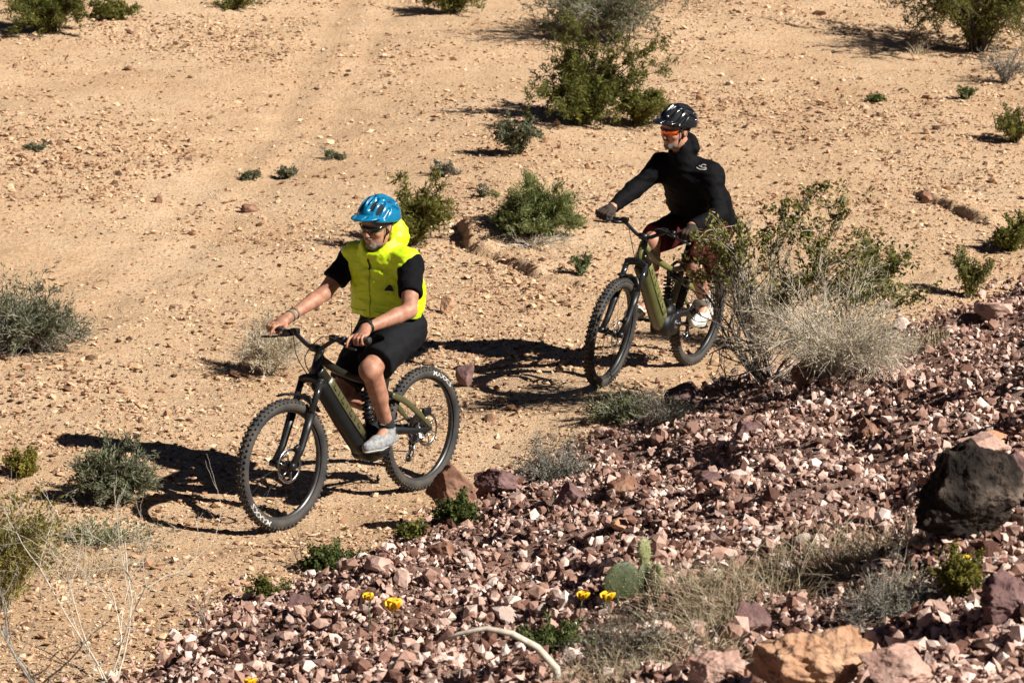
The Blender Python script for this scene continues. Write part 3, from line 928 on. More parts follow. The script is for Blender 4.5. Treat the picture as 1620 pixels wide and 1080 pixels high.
# ------------------------------------------------------------------ people: signed-distance bodies, meshed by surface nets
class Field:
    def __init__(s, lo, hi, res):
        s.lo, s.res = np.asarray(lo, float), res
        s.n = np.ceil((np.asarray(hi) - s.lo) / res).astype(int) + 1
        s.D = np.full(s.n, .5, np.float32)
    def box(s, lo, hi):
        a = np.clip(np.floor((np.asarray(lo) - s.lo) / s.res).astype(int), 0, s.n)
        b = np.clip(np.ceil((np.asarray(hi) - s.lo) / s.res).astype(int) + 1, 0, s.n)
        sl = tuple(slice(i, j) for i, j in zip(a, b))
        ax = [s.lo[k] + s.res * np.arange(a[k], b[k]) for k in range(3)]
        return sl, np.stack(np.meshgrid(*ax, indexing='ij'), -1).astype(np.float32)
    def put(s, lo, hi, fn, k=.0, op='u'):
        mg = k + 2.5 * s.res
        sl, P = s.box(np.asarray(lo) - mg, np.asarray(hi) + mg)
        if P.size == 0: return s
        d = fn(P); D = s.D[sl]
        if op == 'u':
            if k > 0:
                h = np.clip(.5 + .5 * (D - d) / k, 0, 1)
                s.D[sl] = D * (1 - h) + d * h - k * h * (1 - h)
            else: s.D[sl] = np.minimum(D, d)
        else:
            if k > 0:
                h = np.clip(.5 - .5 * (D + d) / k, 0, 1)
                s.D[sl] = D * (1 - h) - d * h + k * h * (1 - h)
            else: s.D[sl] = np.maximum(D, -d)
        return s
    def cone(s, a, b, ra, rb, k=.0, op='u', wide=1.0, u=(0, 1, 0)):
        a, b = np.asarray(a, float), np.asarray(b, float); m = max(ra, rb) * max(wide, 1)
        uu = np.asarray(u, float); uu = uu / np.linalg.norm(uu)
        def sq(p): return p - (p @ uu)[..., None] * uu * (1 - 1 / wide) if wide != 1 else p
        A, B = sq(a), sq(b); ab = B - A; L = ab @ ab + 1e-9
        def fn(P):
            q = sq(P - a)
            t = np.clip((q @ ab) / L, 0, 1)
            return np.linalg.norm(q - t[..., None] * ab, axis=-1) - (ra + (rb - ra) * t)
        return s.put(np.minimum(a, b) - m, np.maximum(a, b) + m, fn, k, op)
    def ell(s, c, r, R=None, k=.0, op='u'):
        c, r = np.asarray(c, float), np.asarray(r, float); m = r.max()
        R = np.eye(3) if R is None else np.asarray(R)        # columns are the axes
        def fn(P):
            q = (P - c) @ R
            k0 = np.linalg.norm(q / r, axis=-1); k1 = np.linalg.norm(q / (r * r), axis=-1) + 1e-9
            return k0 * (k0 - 1) / k1
        return s.put(c - m, c + m, fn, k, op)
    def cut(s, p, n):
        """drop what lies on the +n side of the plane"""
        n = np.asarray(n, float) / np.linalg.norm(n)
        ax = [s.lo[k] + s.res * np.arange(s.n[k]) for k in range(3)]
        d = ((ax[0] - p[0]) * n[0])[:, None, None] + ((ax[1] - p[1]) * n[1])[None, :, None] + ((ax[2] - p[2]) * n[2])[None, None, :]
        s.D = np.maximum(s.D, d.astype(np.float32)); return s
    def mesh(s):
        D = s.D; I = D < 0
        c = np.zeros(np.array(D.shape) - 1, np.int8)
        for a in (0, 1):
            for b in (0, 1):
                for d in (0, 1):
                    c += I[a:D.shape[0] - 1 + a, b:D.shape[1] - 1 + b, d:D.shape[2] - 1 + d]
        act = np.argwhere((c > 0) & (c < 8))
        idx = np.full(c.shape, -1, np.int64); idx[tuple(act.T)] = np.arange(len(act))
        acc = np.zeros((len(act), 3)); cnt = np.zeros(len(act))
        for axis in range(3):
            o = [i for i in range(3) if i != axis]
            for a in (0, 1):
                for b in (0, 1):
                    q = np.zeros(3, int); q[o[0]], q[o[1]] = a, b
                    e = q.copy(); e[axis] = 1
                    v0 = D[tuple((act + q).T)]; v1 = D[tuple((act + e).T)]
                    k = (v0 < 0) != (v1 < 0)
                    t = np.where(k, v0 / np.where(k, v0 - v1, 1), 0)
                    p = np.tile(q.astype(float), (len(act), 1)); p[:, axis] = t
                    acc[k] += p[k]; cnt[k] += 1
        V = (act + acc / cnt[:, None]) * s.res + s.lo
        Q = []
        for axis in range(3):
            o = [i for i in range(3) if i != axis]
            sh = [slice(None)] * 3; s2 = list(sh)
            sh[axis] = slice(0, -1); s2[axis] = slice(1, None)
            A, B = I[tuple(sh)], I[tuple(s2)]
            E = np.argwhere(A != B)
            E = E[(E[:, o[0]] > 0) & (E[:, o[1]] > 0) & (E[:, o[0]] < D.shape[o[0]] - 1) & (E[:, o[1]] < D.shape[o[1]] - 1)]
            d0 = np.zeros(3, int); d0[o[0]] = 1
            d1 = np.zeros(3, int); d1[o[1]] = 1
            q = np.stack([idx[tuple((E - d0 - d1).T)], idx[tuple((E - d1).T)], idx[tuple(E.T)], idx[tuple((E - d0).T)]], -1)
            ins = A[tuple(E.T)]
            flip = ins if axis != 1 else ~ins
            q = np.where(flip[:, None], q, q[:, ::-1])
            Q.append(q)
        return V, np.concatenate(Q)

def vnormals(V, Q):
    n = np.cross(V[Q[:, 2]] - V[Q[:, 0]], V[Q[:, 3]] - V[Q[:, 1]])
    N = np.zeros_like(V)
    for k in range(4): np.add.at(N, Q[:, k], n)
    return N / (np.linalg.norm(N, axis=1)[:, None] + 1e-12)
def relax(V, Q, it=1, w=.5):
    for _ in range(it):
        A = np.zeros_like(V); c = np.zeros(len(V))
        for k in range(4):
            np.add.at(A, Q[:, k], V[Q[:, (k + 1) % 4]] + V[Q[:, k - 1]]); np.add.at(c, Q[:, k], 2)
        V = V * (1 - w) + w * A / c[:, None]
    return V
def fbuild(F, name, material, parent, wrinkle=None, it=2):
    V, Q = F.mesh()
    V = relax(V, Q, it, .5)
    if wrinkle:
        V = V + vnormals(V, Q) * wrinkle(V)[:, None]
    return build(name, V, Q, material, parent)

def decal(target, polys, origin, eu, ev, direction, material, name, parent, off=.002, step=.006):
    """flat print / seam: 2-D triangles laid on a garment's surface"""
    me = target.data
    bv = BVHTree.FromPolygons([v.co[:] for v in me.vertices], [p.vertices[:] for p in me.polygons])
    V, T = [], []
    dv_ = Vector(direction).normalized()
    for poly in polys:
        pts = []
        for (a, b) in poly:
            p = Vector(origin) + Vector(eu) * a + Vector(ev) * b
            h = bv.ray_cast(p - dv_ * .4, dv_)
            q = h[0] - dv_ * off if h[0] else p
            pts.append(q[:])
        n0 = len(V); V += pts
        for k in range(1, len(pts) - 1): T.append((n0, n0 + k, n0 + k + 1))
    return build(name, V, np.array(T), material, parent, smooth=False)

def strip(pts, w):
    out = []
    for (a, b), (c, d) in zip(pts[:-1], pts[1:]):
        L = math.hypot(c - a, d - b) + 1e-9; nx, ny = -(d - b) / L * w / 2, (c - a) / L * w / 2
        out.append([(a - nx, b - ny), (c - nx, d - ny), (c + nx, d + ny), (a + nx, b + ny)])
    return out

M_SKIN = mat('skin_tanned', (.44, .22, .14), .55, color2=(.29, .13, .08), scale=22, sss=.08, bump=.0006, bscale=160)
M_SKIN2 = mat('skin_ruddy', (.49, .25, .165), .5, color2=(.40, .185, .12), scale=16, sss=.08, bump=.0006, bscale=160)
M_BEARD = mat('grey_beard', (.30, .25, .22), .95, color2=(.15, .105, .085), scale=120, bump=.004, bscale=260)
M_VEST = mat('fluorescent_yellow_nylon', (.62, .83, .012), .5, color2=(.55, .78, .01), scale=8, bump=.004, bscale=26)
M_VESTSEAM = mat('vest_seam', (.22, .32, .01), .7)
M_BLACKC = mat('black_cotton', (.006, .006, .007), .9, spec=.12, vary=.3, scale=30, bump=.003, bscale=40)
M_JACKET = mat('black_softshell', (.0038, .0038, .0046), .8, spec=.12, vary=.3, scale=20, bump=.004, bscale=26)
M_SHORTS = mat('black_short_fabric', (.008, .008, .010), .8, spec=.15, vary=.3, scale=20, bump=.003, bscale=40)
M_MAROON = mat('maroon_short_fabric', (.075, .012, .013), .9, spec=.1, color2=(.045, .009, .009), scale=14, bump=.003, bscale=40)
M_HBLUE = mat('blue_helmet_shell', (.003, .13, .27), .22, color2=(.004, .17, .33), scale=6, coat=.5)
M_HBLACK = mat('black_helmet_shell', (.012, .013, .016), .2, coat=.6, vary=.2)
M_LINER = mat('helmet_foam', (.008, .009, .011), .9)
M_LENSD = mat('dark_lens', (.008, .008, .01), .08, coat=.5)
M_LENSO = mat('orange_mirror_lens', (.85, .13, .02), .12, .35, coat=.6)
M_GREYSH = mat('grey_mesh_shoe', (.33, .33, .33), .8, color2=(.17, .175, .18), scale=60, bump=.002, bscale=180)
M_SOLE = mat('white_rubber_sole', (.62, .62, .60), .7, vary=.2, scale=30)
M_WSHOE = mat('white_shoe', (.62, .58, .50), .8, color2=(.72, .70, .66), scale=24, bump=.002, bscale=160)
M_ORANGE = mat('orange_shoe_trim', (.55, .20, .04), .7, vary=.3)
M_SOCKW = mat('white_sock', (.68, .67, .64), .95, vary=.15, scale=60, bump=.002, bscale=160)
M_SOCKB = mat('black_sock', (.015, .015, .016), .95)
M_GLOVE = mat('brown_glove', (.05, .028, .016), .85, color2=(.02, .014, .012), scale=40, bump=.002, bscale=120)
M_BAND = mat('woven_wristband', (.30, .26, .18), .8, color2=(.06, .05, .04), scale=140)

def V3(*a): return np.array(a, float)

def rider(root, name, J, st, grips, bdir, ped):
    P = empty(name, root.location); P.rotation_euler = root.rotation_euler
    S_, E_, W_ = {1: J['LS'], -1: J['RS']}, {1: J['LE'], -1: J['RE']}, {}
    H_, K_, A_ = {1: J['LH'], -1: J['RH']}, {1: J['LK'], -1: J['RK']}, {1: J['LA'], -1: J['RA']}
    hc, R = J['head'], J['headR']                     # R columns: forward, left, up
    hp = lambda f, l, u: hc + R @ V3(f, l, u)
    res = .0066
    lo, hi = V3(-.75, -.62, .28), V3(.55, .62, 1.95)
    F = Field(lo, hi, res)
    # torso
    F.cone(J['pelvis'], J['belly'], .125, .13, wide=1.3)
    F.cone(J['belly'], J['chest'], .13, .125, .04, wide=1.35)
    F.cone(S_[1], S_[-1], .06, .06, .06)
    F.cone(J['neck'], hp(-.025, 0, -.07), .064, .058, .03)
    # head
    F.ell(hp(-.012, 0, .035), (.098, .077, .085), R, .02)
    F.ell(hp(.022, 0, -.03), (.066, .064, .090), R, .03)
    F.ell(hp(.035, 0, -.078), (.046, .050, .040), R, .02)
    F.ell(hp(.070, 0, -.098), (.020, .026, .020), R, .015)
    F.cone(hp(.083, 0, .008), hp(.106, 0, -.036), .009, .014, .012)
    for s in (1, -1):
        F.ell(hp(.100, .012 * s, -.038), (.011, .009, .008), R, .006)
        F.ell(hp(.060, .043 * s, -.028), (.026, .022, .020), R, .02)
        F.ell(hp(.074, .030 * s, .026), (.016, .024, .010), R, .012)
        F.ell(hp(.082, .031 * s, .004), (.012, .017, .010), R, .008, op='s')
        F.ell(hp(.072, .031 * s, .004), (.013, .014, .012), R)
        F.ell(hp(-.012, .079 * s, -.015), (.020, .007, .033), R, .008)
        F.ell(hp(-.008, .086 * s, -.013), (.009, .005, .016), R, .004, op='s')
    F.ell(hp(.087, 0, -.064), (.010, .023, .0065), R, .006)
    F.ell(hp(.084, 0, -.077), (.010, .020, .0065), R, .006)
    F.ell(hp(.098, 0, -.0705), (.010, .020, .0022), R, .003, op='s')
    hands = {}
    for s in (1, -1):
        g, b = grips[s], bdir[s]
        fwd = V3(1, 0, 0) - b * b[0]; fwd /= np.linalg.norm(fwd)
        up = np.cross(fwd, b) * s; up /= np.linalg.norm(up)
        if up[2] < 0: up = -up
        hh = lambda q, f, u, g=g, b=b, fwd=fwd, up=up: g + b * q + fwd * f + up * u
        w = hh(-.010, -.070, .052); W_[s] = w
        prims = [('e', hh(.0, -.022, .030), (.048, .046, .017), np.stack([fwd * .93 - up * .36, b, up * .93 + fwd * .36], 1), .012),
                 ('c', w, hh(0, -.03, .036), .028, .026, .02)]
        for k, q in enumerate((-.034, -.012, .011, .032)):
            L = (.95, 1.05, 1.0, .82)[k]
            r0 = (.0100, .0104, .0100, .0088)[k]
            if k == 0 and st['index_out']:
                pts = [hh(q, .016, .028), hh(q - .002, .050, .018), hh(q - .004, .072, -.006), hh(q - .004, .078, -.028)]
            else:
                pts = [hh(q, .014, .030), hh(q, .014 + .026 * L, .014), hh(q, .014 + .020 * L, -.016), hh(q, -.004, -.026)]
            for a_, b_, ra, rb in zip(pts[:-1], pts[1:], (r0, r0 * .95, r0 * .9), (r0 * .95, r0 * .9, r0 * .8)):
                prims.append(('c', a_, b_, ra, rb, .003))
        th = [hh(-.040, -.034, .026), hh(-.058, -.010, .010), hh(-.058, .014, -.010), hh(-.052, .024, -.020)]
        for a_, b_, ra, rb in zip(th[:-1], th[1:], (.014, .0115, .0105), (.0115, .0105, .0085)):
            prims.append(('c', a_, b_, ra, rb, .005))
        hands[s] = prims
        def puth(FF, grow, s=s):
            for p in hands[s]:
                if p[0] == 'e': FF.ell(p[1], np.array(p[2]) + grow, p[3], p[4])
                else: FF.cone(p[1], p[2], p[3] + grow, p[4] + grow, p[5])
        F.cone(S_[s], E_[s], .056, .044, .02)
        mid = E_[s] * .72 + w * .28
        F.cone(E_[s], mid, .043, .044, .015); F.cone(mid, w, .044, .027, .015)
        puth(F, 0)
        # legs
        F.cone(H_[s], K_[s], .088, .060, .03)
        F.cone(K_[s], A_[s], .055, .036, .02)
        kn = K_[s] - A_[s]; kn /= np.linalg.norm(kn)
        bk = V3(-1, 0, 0) - kn * (-kn[0]); bk /= np.linalg.norm(bk)
        F.cone(K_[s] * .82 + A_[s] * .18 + bk * .016, K_[s] * .5 + A_[s] * .5 + bk * .016, .050, .045, .02)
        F.ell(K_[s] - bk * .02, (.045, .045, .05), None, .02)
        F.cone(A_[s], ped[s] + V3(.03, 0, .035), .036, .028, .02)
    body = fbuild(F, 'body', st['skin'], P)
    # beard
    B = Field(hc - .16, hc + .16, .0035)
    B.ell(hp(.036, 0, -.082), (.050, .053, .042), R); B.ell(hp(.071, 0, -.100), (.023, .029, .024), R, .015)
    B.ell(hp(.090, 0, -.056), (.012, .026, .007), R, .004)
    B.cut(hp(.05, 0, -.052), R @ V3(-.25, 0, 1)); B.cut(hp(.024, 0, -.08), R @ V3(-1, 0, 0))
    B.ell(hp(.094, 0, -.071), (.016, .022, .0085), R, .003, op='s')
    fbuild(B, 'beard', M_BEARD, P, lambda V: .0016 * vnoise(V * 160, 3), 1)
    # sunglasses
    m = MB()
    q = np.linspace(-1.12, 1.12, 41)
    V, Qd = [], []
    for k, a in enumerate(q):
        dip = .018 * math.exp(-(a / .13) ** 2)
        hgt = .024 * (1 - .35 * (abs(a) / 1.12) ** 3)
        for (u, rr) in ((.014 + .004 * math.cos(a), 1.0), (.004 - hgt * 1.05 + dip, .975), (.004 - hgt * 1.05 + dip, .955), (.014 + .004 * math.cos(a), .98)):
            V.append(hp(.004 + .104 * math.cos(a) * rr, .083 * math.sin(a) * rr, u))
    for k in range(40):
        for j in range(4): Qd.append((k * 4 + j, k * 4 + (j + 1) % 4, k * 4 + 4 + (j + 1) % 4, k * 4 + 4 + j))
    gl = build('sunglasses', V, np.array(Qd), st['lens'], P)
    m = MB()
    for s in (1, -1): m.tube([hp(.052, .078 * s, .008), hp(.02, .083 * s, .010), hp(-.03, .083 * s, .006), hp(-.05, .080 * s, -.006)], .0035, 6)
    tp = [hp(.004 + .105 * math.cos(a), .084 * math.sin(a), .015 + .004 * math.cos(a)) for a in np.linspace(-1.12, 1.12, 30)]
    m.tube(tp, .0028, 6)
    m.build('glasses_frame', M_BLACKM, gl)
    # helmet
    HF = Field(hc - V3(.26, .26, .2), hc + V3(.26, .26, .28), .0042)
    HF.ell(hp(-.020, 0, .048), (.140, .108, .122), R)
    HF.ell(hp(-.06, 0, .03), (.105, .098, .10), R, .03)
    HF.cut(hp(0, 0, .030), R @ V3(.12, 0, -1)) if False else None
    HF.cut(hp(.02, 0, .030), R @ V3(.20, 0, -1))
    for s in (1, -1):
        for (l0, fr, to, rr) in ((.032, .088, .015, .0155), (.032, -.025, -.105, .0155), (.068, .078, .005, .0155), (.070, -.035, -.105, .0155), (.097, .05, -.005, .014), (.097, -.04, -.095, .014)):
            pts = []
            for f in (fr, to):
                uu = .048 + .122 * math.sqrt(max(1 - ((f + .02) / .140) ** 2 - (l0 / .108) ** 2, .02))
                pts.append(hp(f, l0 * s, uu))
            HF.cone(pts[0], pts[1], rr, rr * .75, .006, op='s')
    pts = [hp(f, 0, .048 + .122 * math.sqrt(max(1 - ((f + .02) / .140) ** 2, .02))) for f in (.07, .0)]
    HF.cone(pts[0], pts[1], .012, .010, .005, op='s')
    HF.ell(hp(-.012, 0, .03), (.112, .088, .098), R, op='s')
    hm = fbuild(HF, 'helmet', st['shell'], P, None, 1)
    LF = Field(hc - V3(.22, .22, .2), hc + V3(.22, .22, .25), .008)
    LF.ell(hp(-.018, 0, .046), (.126, .096, .110), R); LF.cut(hp(.02, 0, .036), R @ V3(.20, 0, -1)); LF.ell(hp(-.012, 0, .03), (.106, .082, .092), R, op='s')
    fbuild(LF, 'liner', M_LINER, hm)
    VF = Field(hc - .26, hc + .26, .0046)
    VR = R @ np.array(Matrix.Rotation(rad(st.get('visor', -4)), 3, 'Y'))
    VF.ell(hp(.080, 0, .068), (.100, .092, .020), VR); VF.ell(hp(.075, 0, .052), (.110, .11, .022), VR, .004, op='s')
    VF.cut(hp(.072, 0, .06), R @ V3(-1, 0, 0))
    for s in (1, -1): VF.cone(hp(.13, .035 * s, .08), hp(.165, .03 * s, .08), .008, .006, .0, op='s')
    fbuild(VF, 'visor', st['shell'], hm, None, 1)
    m = MB()
    for s in (1, -1):
        m.tube([hp(.03, .083 * s, .045), hp(.022, .080 * s, -.03), hp(.030, .055 * s, -.085), hp(.038, 0, -.122)], .0045, 6, wide=.5, up=R[:, 0])
        m.tube([hp(-.055, .083 * s, .035), hp(-.01, .083 * s, -.03), hp(.022, .074 * s, -.045)], .0045, 6, wide=.5, up=R[:, 0])
    m.build('chin_strap', M_BLACKM, hm)
    # hair round the back of the head
    HR = Field(hc - .17, hc + .17, .006)
    HR.ell(hp(-.022, 0, .02), (.100, .081, .082), R); HR.cut(hp(-.03, 0, 0), R @ V3(1, 0, .0)); HR.cut(hp(0, 0, -.055), R @ V3(0, 0, -1))
    fbuild(HR, 'hair', M_BEARD, P, lambda V: .002 * vnoise(V * 120, 5), 1)
    # shorts
    SF = Field(V3(-.75, -.45, .5), V3(.35, .45, 1.35), .0085)
    SF.cone(J['pelvis'] - V3(0, 0, .02), J['belly'], .135, .14, wide=1.32)
    for s in (1, -1):
        a, b = H_[s], H_[s] * (1 - st['short_t']) + K_[s] * st['short_t']
        SF.cone(a, b, .116, .104, .04)
    for s in (1, -1):
        b = H_[s] * (1 - st['short_t']) + K_[s] * st['short_t']; d = K_[s] - H_[s]; d /= np.linalg.norm(d)
        sl, G = SF.box(b - V3(.16, .115, .2), b + V3(.2, .115, .2))
        SF.D[sl] = np.maximum(SF.D[sl], ((G - b) @ d).astype(np.float32))
    wr = lambda V: .006 * vnoise(V * np.array([9, 9, 16]), 8) + .012 * (.4 - np.abs(vnoise(V * np.array([14, 14, 14]), 9)))
    shorts = fbuild(SF, 'shorts', st['shorts'], P, wr)
    # shoes
    for s in (1, -1):
        pd, an = ped[s], A_[s]
        toe, heel = pd + V3(.115, .012 * s, .036), V3(an[0] - .045, an[1] - .002 * s, pd[2] + .040 + st['heel'][s])
        ball = pd + V3(.02, .008 * s, .042)
        FF = Field(np.minimum(heel, toe) - .12, np.maximum(np.maximum(heel, toe), an) + .14, .005)
        FF.cone(heel, ball, .036, .044, .01, wide=1.0); FF.cone(ball, toe, .044, .030, .02)
        FF.cone(an + V3(-.005, 0, .02), heel * .6 + ball * .4 + V3(0, 0, .015), .045, .046, .03)
        FF.cut(an + V3(0, 0, .012), V3(-.15, 0, 1))
        nb = np.cross(ball - heel, V3(0, 1, 0)); nb /= np.linalg.norm(nb); nb = nb if nb[2] < 0 else -nb
        FF.cut(ball + nb * .030, nb)
        fbuild(FF, 'shoe', st['shoe'], P, lambda V: .0012 * vnoise(V * 90, 6), 1)
        sh = P.children[-1]
        lc = []
        for q in np.linspace(.32, .72, 5): lc += strip([(-.022, q * .16), (.022, q * .16 + .006)], .006)
        decal(sh, lc, heel + V3(0, 0, .1), (0, 1, 0), tuple((toe - heel) / np.linalg.norm(toe - heel)), (0, 0, -1), M_SOLE, 'lace', sh, .003)
        FS = Field(np.minimum(heel, toe) - .12, np.maximum(heel, toe) + .12, .005)
        FS.cone(heel, ball, .040, .047, .01); FS.cone(ball, toe, .047, .034, .02)
        FS.cut(ball + nb * .026, -nb); FS.cut(ball + nb * .043, nb)
        fbuild(FS, 'sole', M_SOLE, sh, None, 1)
        if st.get('trim'):
            FT = Field(np.minimum(heel, toe) - .12, np.maximum(heel, toe) + .12, .005)
            FT.cone(heel * .5 + ball * .5 + V3(0, 0, .006), ball, .043, .0455, .01)
            FT.cut(heel * .55 + ball * .45, heel - ball); FT.cut(ball * .8 + heel * .2, ball - heel); FT.cut(ball - nb * .012, -nb); FT.cut(ball + nb * .026, nb)
            fbuild(FT, 'trim', st['trim'], sh, None, 1)
        CF = Field(an - .14, an + V3(.14, .14, .2), .005)
        d = (K_[s] - an) / np.linalg.norm(K_[s] - an)
        CF.cone(an - d * .03, an + d * st['sock'], .0435, .0435 + st['sock'] * .06); CF.cut(an + d * st['sock'], d)
        fbuild(CF, 'sock', st['sockm'], P, lambda V: .0015 * np.sin(V[:, 2] * 420), 1)
    wv = lambda V: .006 * vnoise(V * np.array([7, 7, 15]), 12) + .0035 * vnoise(V * np.array([16, 16, 26]), 13)
    if st['kind'] == 'vest':
        TF = Field(lo + V3(0, 0, .7), hi, .009)
        TF.cone(J['belly'], J['chest'], .13, .125, wide=1.35); TF.cone(S_[1], S_[-1], .07, .07, .05)
        for s in (1, -1):
            e = S_[s] * .34 + E_[s] * .66
            TF.cone(S_[s] - V3(0, .015 * s, .01), e, .070, .070, .03)
            d = (E_[s] - S_[s]); d /= np.linalg.norm(d)
            sl, G = TF.box(e - .13, e + .13)
            TF.D[sl] = np.maximum(TF.D[sl], ((G - e) @ d).astype(np.float32))
        fbuild(TF, 't_shirt', M_BLACKC, P, lambda V: .008 * (.4 - np.abs(vnoise(V * 15, 14))))
        TF = Field(lo + V3(0, 0, .7), hi, .006)
        TF.cone(J['belly'] + V3(.01, 0, -.02), J['belly'] + V3(.005, 0, .07), .158, .156, wide=1.46)
        TF.cone(J['belly'] + V3(.005, 0, .07), J['chest'] + V3(0, 0, .0), .156, .138, .03, wide=1.48)
        TF.cone(S_[1] * .93 + S_[-1] * .07 + V3(0, 0, .008), S_[-1] * .93 + S_[1] * .07 + V3(0, 0, .008), .084, .084, .06)
        # standing collar and the hood behind the head
        nk = J['neck']
        for q in np.linspace(0, 2 * np.pi, 31)[:-1]:
            c = nk + V3(.012 + .088 * math.cos(q), .088 * math.sin(q), .035 - .012 * math.cos(q))
            TF.cone(c - V3(0, 0, .035), c + V3(.004, 0, .03), .021, .015, .028)
        TF.ell(hp(-.125, .004, -.075), (.052, .098, .120), R, .05)
        TF.ell(hp(-.090, .05, -.11), (.075, .07, .09), R, .04); TF.ell(hp(-.090, -.05, -.11), (.075, .07, .09), R, .04)
        TF.cone(nk + V3(.035, 0, -.02), hp(.02, 0, -.03), .062, .082, .015, op='s')
        TF.cut(J['belly'] + V3(0, 0, -.085), V3(.06, 0, -1))
        for s in (1, -1):                        # arm holes
            c = S_[s] + V3(0, .030 * s, -.02)
            sl, G = TF.box(c + V3(-.2, -.25 if s < 0 else -.02, -.16), c + V3(.2, .02 if s < 0 else .25, .2))
            TF.D[sl] = np.maximum(TF.D[sl], ((G - c) @ V3(0, s, .02)).astype(np.float32))
        vest = fbuild(TF, 'vest', M_VEST, P, lambda V: .006 * vnoise(V * np.array([6, 6, 13]), 15) + .011 * (.4 - np.abs(vnoise(V * np.array([9, 9, 22]), 16))) + .004 * (.5 - np.abs(vnoise(V * np.array([26, 26, 44]), 19))) + .0015 * vnoise(V * 60, 17))
        d = (-1, 0, 0); o = J['chest'] + V3(.3, 0, -.02)
        decal(vest, strip([(.0, v) for v in np.linspace(.13, -.30, 30)], .006), o, (0, 1, 0), (0, 0, 1), d, M_VESTSEAM, 'zip', vest)
        decal(vest, strip([(.0, v) for v in np.linspace(.125, .065, 6)], .012), o, (0, 1, 0), (0, 0, 1), d, M_BLACKM, 'zip_puller', vest, .004)
        for s in (1, -1):
            decal(vest, strip([(s * a, -.165 - .01 * math.sin(a * 12)) for a in np.linspace(.03, .19, 14)], .005), o, (0, 1, 0), (0, 0, 1), d, M_VESTSEAM, 'pocket_seam', vest)
        # chest mark: a dark peak-shaped badge
        cx, cy = .122, -.030
        decal(vest, [[(cx - .026, cy - .014), (cx + .026, cy - .014), (cx + .016, cy + .006), (cx - .016, cy + .006)], [(cx - .016, cy + .0062), (cx + .016, cy + .0062), (cx + .007, cy + .018), (cx - .007, cy + .018)]],
              o, (0, 1, 0), (0, 0, 1), d, M_BLACKM, 'chest_badge', vest, .006)
    else:
        TF = Field(lo + V3(0, 0, .6), hi, .0085)
        TF.cone(J['pelvis'] + V3(0, 0, .02), J['belly'], .158, .158, wide=1.32)
        TF.cone(J['belly'], J['chest'], .158, .148, .05, wide=1.36)
        TF.cone(S_[1] + V3(0, 0, .005), S_[-1] + V3(0, 0, .005), .070, .070, .10)
        TF.cone(J['neck'] - V3(0, 0, .03), hp(-.03, 0, -.12), .086, .070, .04)
        TF.cone(hp(-.01, 0, -.12), hp(.02, 0, -.03), .050, .078, .008, op='s')
        TF.ell(hp(-.120, 0, -.105), (.040, .070, .060), R, .03)
        TF.ell(hp(-.110, .02, -.145), (.055, .080, .045), R, .03)
        for s in (1, -1):
            TF.cone(S_[s], E_[s], .070, .056, .06); e = E_[s] * .0 + W_[s] * 1.0
            TF.cone(E_[s], e, .057, .041, .03)
            d = W_[s] - E_[s]; d /= np.linalg.norm(d)
            sl, G = TF.box(e - .08, e + .08)
            TF.D[sl] = np.maximum(TF.D[sl], ((G - e) @ d).astype(np.float32))
        TF.cut(J['pelvis'] + V3(0, 0, -.055), V3(-.12, 0, -1))
        jk = fbuild(TF, 'jacket', M_JACKET, P, lambda V: .004 * vnoise(V * np.array([8, 8, 15]), 15) + .010 * (.4 - np.abs(vnoise(V * np.array([11, 11, 22]), 16))) + .003 * vnoise(V * 40, 18))
        lg = strip([(-.045, .0), (-.025, -.012), (.0, -.014), (.02, -.008)], .007) + strip([(.0 + .016 * math.cos(q), .012 + .012 * math.sin(q)) for q in np.linspace(.5, 5.6, 12)], .006) + strip([(-.03, .014), (-.012, .002), (.02, .0)], .005)
        decal(jk, lg, J['LS'] + V3(.02, -.055, .035), (-.5, .86, 0), (0, 0, 1), (-.82, -.48, -.3), M_WHITE, 'jacket_logo', jk, .004)
    # wrists
    for s in (1, -1):
        if st['kind'] == 'vest':
            d = W_[s] - E_[s]; d /= np.linalg.norm(d); c = W_[s] - d * .028
            m = MB()
            if s == 1:
                m.tube([c - d * .009, c + d * .009], [.0325, .0325], 20, up=(0, 0, 1)); m.tube([c + V3(0, .0, .026), c + V3(0, .004, .037)], .016, 14)
                m.build('wristwatch', M_BLACKM, P)
            else:
                m.tube([c - d * .016, c - d * .006, c + d * .004], [.034, .036, .034], 20, up=(0, 0, 1)); m.tube([c - d * .045, c - d * .034], .0365, 20, up=(0, 0, 1))
                m.build('wristband', M_BAND, P)
        else:
            GF = Field(W_[s] - .16, W_[s] + .2, .004)
            for p in hands[s]:
                if p[0] == 'e': GF.ell(p[1], np.array(p[2]) + .003, p[3], p[4])
                else: GF.cone(p[1], p[2], p[3] + .003, p[4] + .003, p[5])
            g = fbuild(GF, 'glove', M_GLOVE, P, None, 1)
    return P

def head_R(yaw, pitch, roll=0.0):
    return np.array(Matrix.Rotation(yaw, 3, 'Z') @ Matrix.Rotation(pitch, 3, 'Y') @ Matrix.Rotation(roll, 3, 'X'))

def hip_knee(hip, ankle, out, l1=.455, l2=.425):
    v = ankle - hip; L = np.linalg.norm(v); v = v / L
    a = (L * L + l1 * l1 - l2 * l2) / (2 * L)
    h = math.sqrt(max(l1 * l1 - a * a, 0))
    f = V3(1, 0, 0) + V3(0, out, 0); f = f - v * (f @ v); f /= np.linalg.norm(f)
    return hip + v * a + f * h

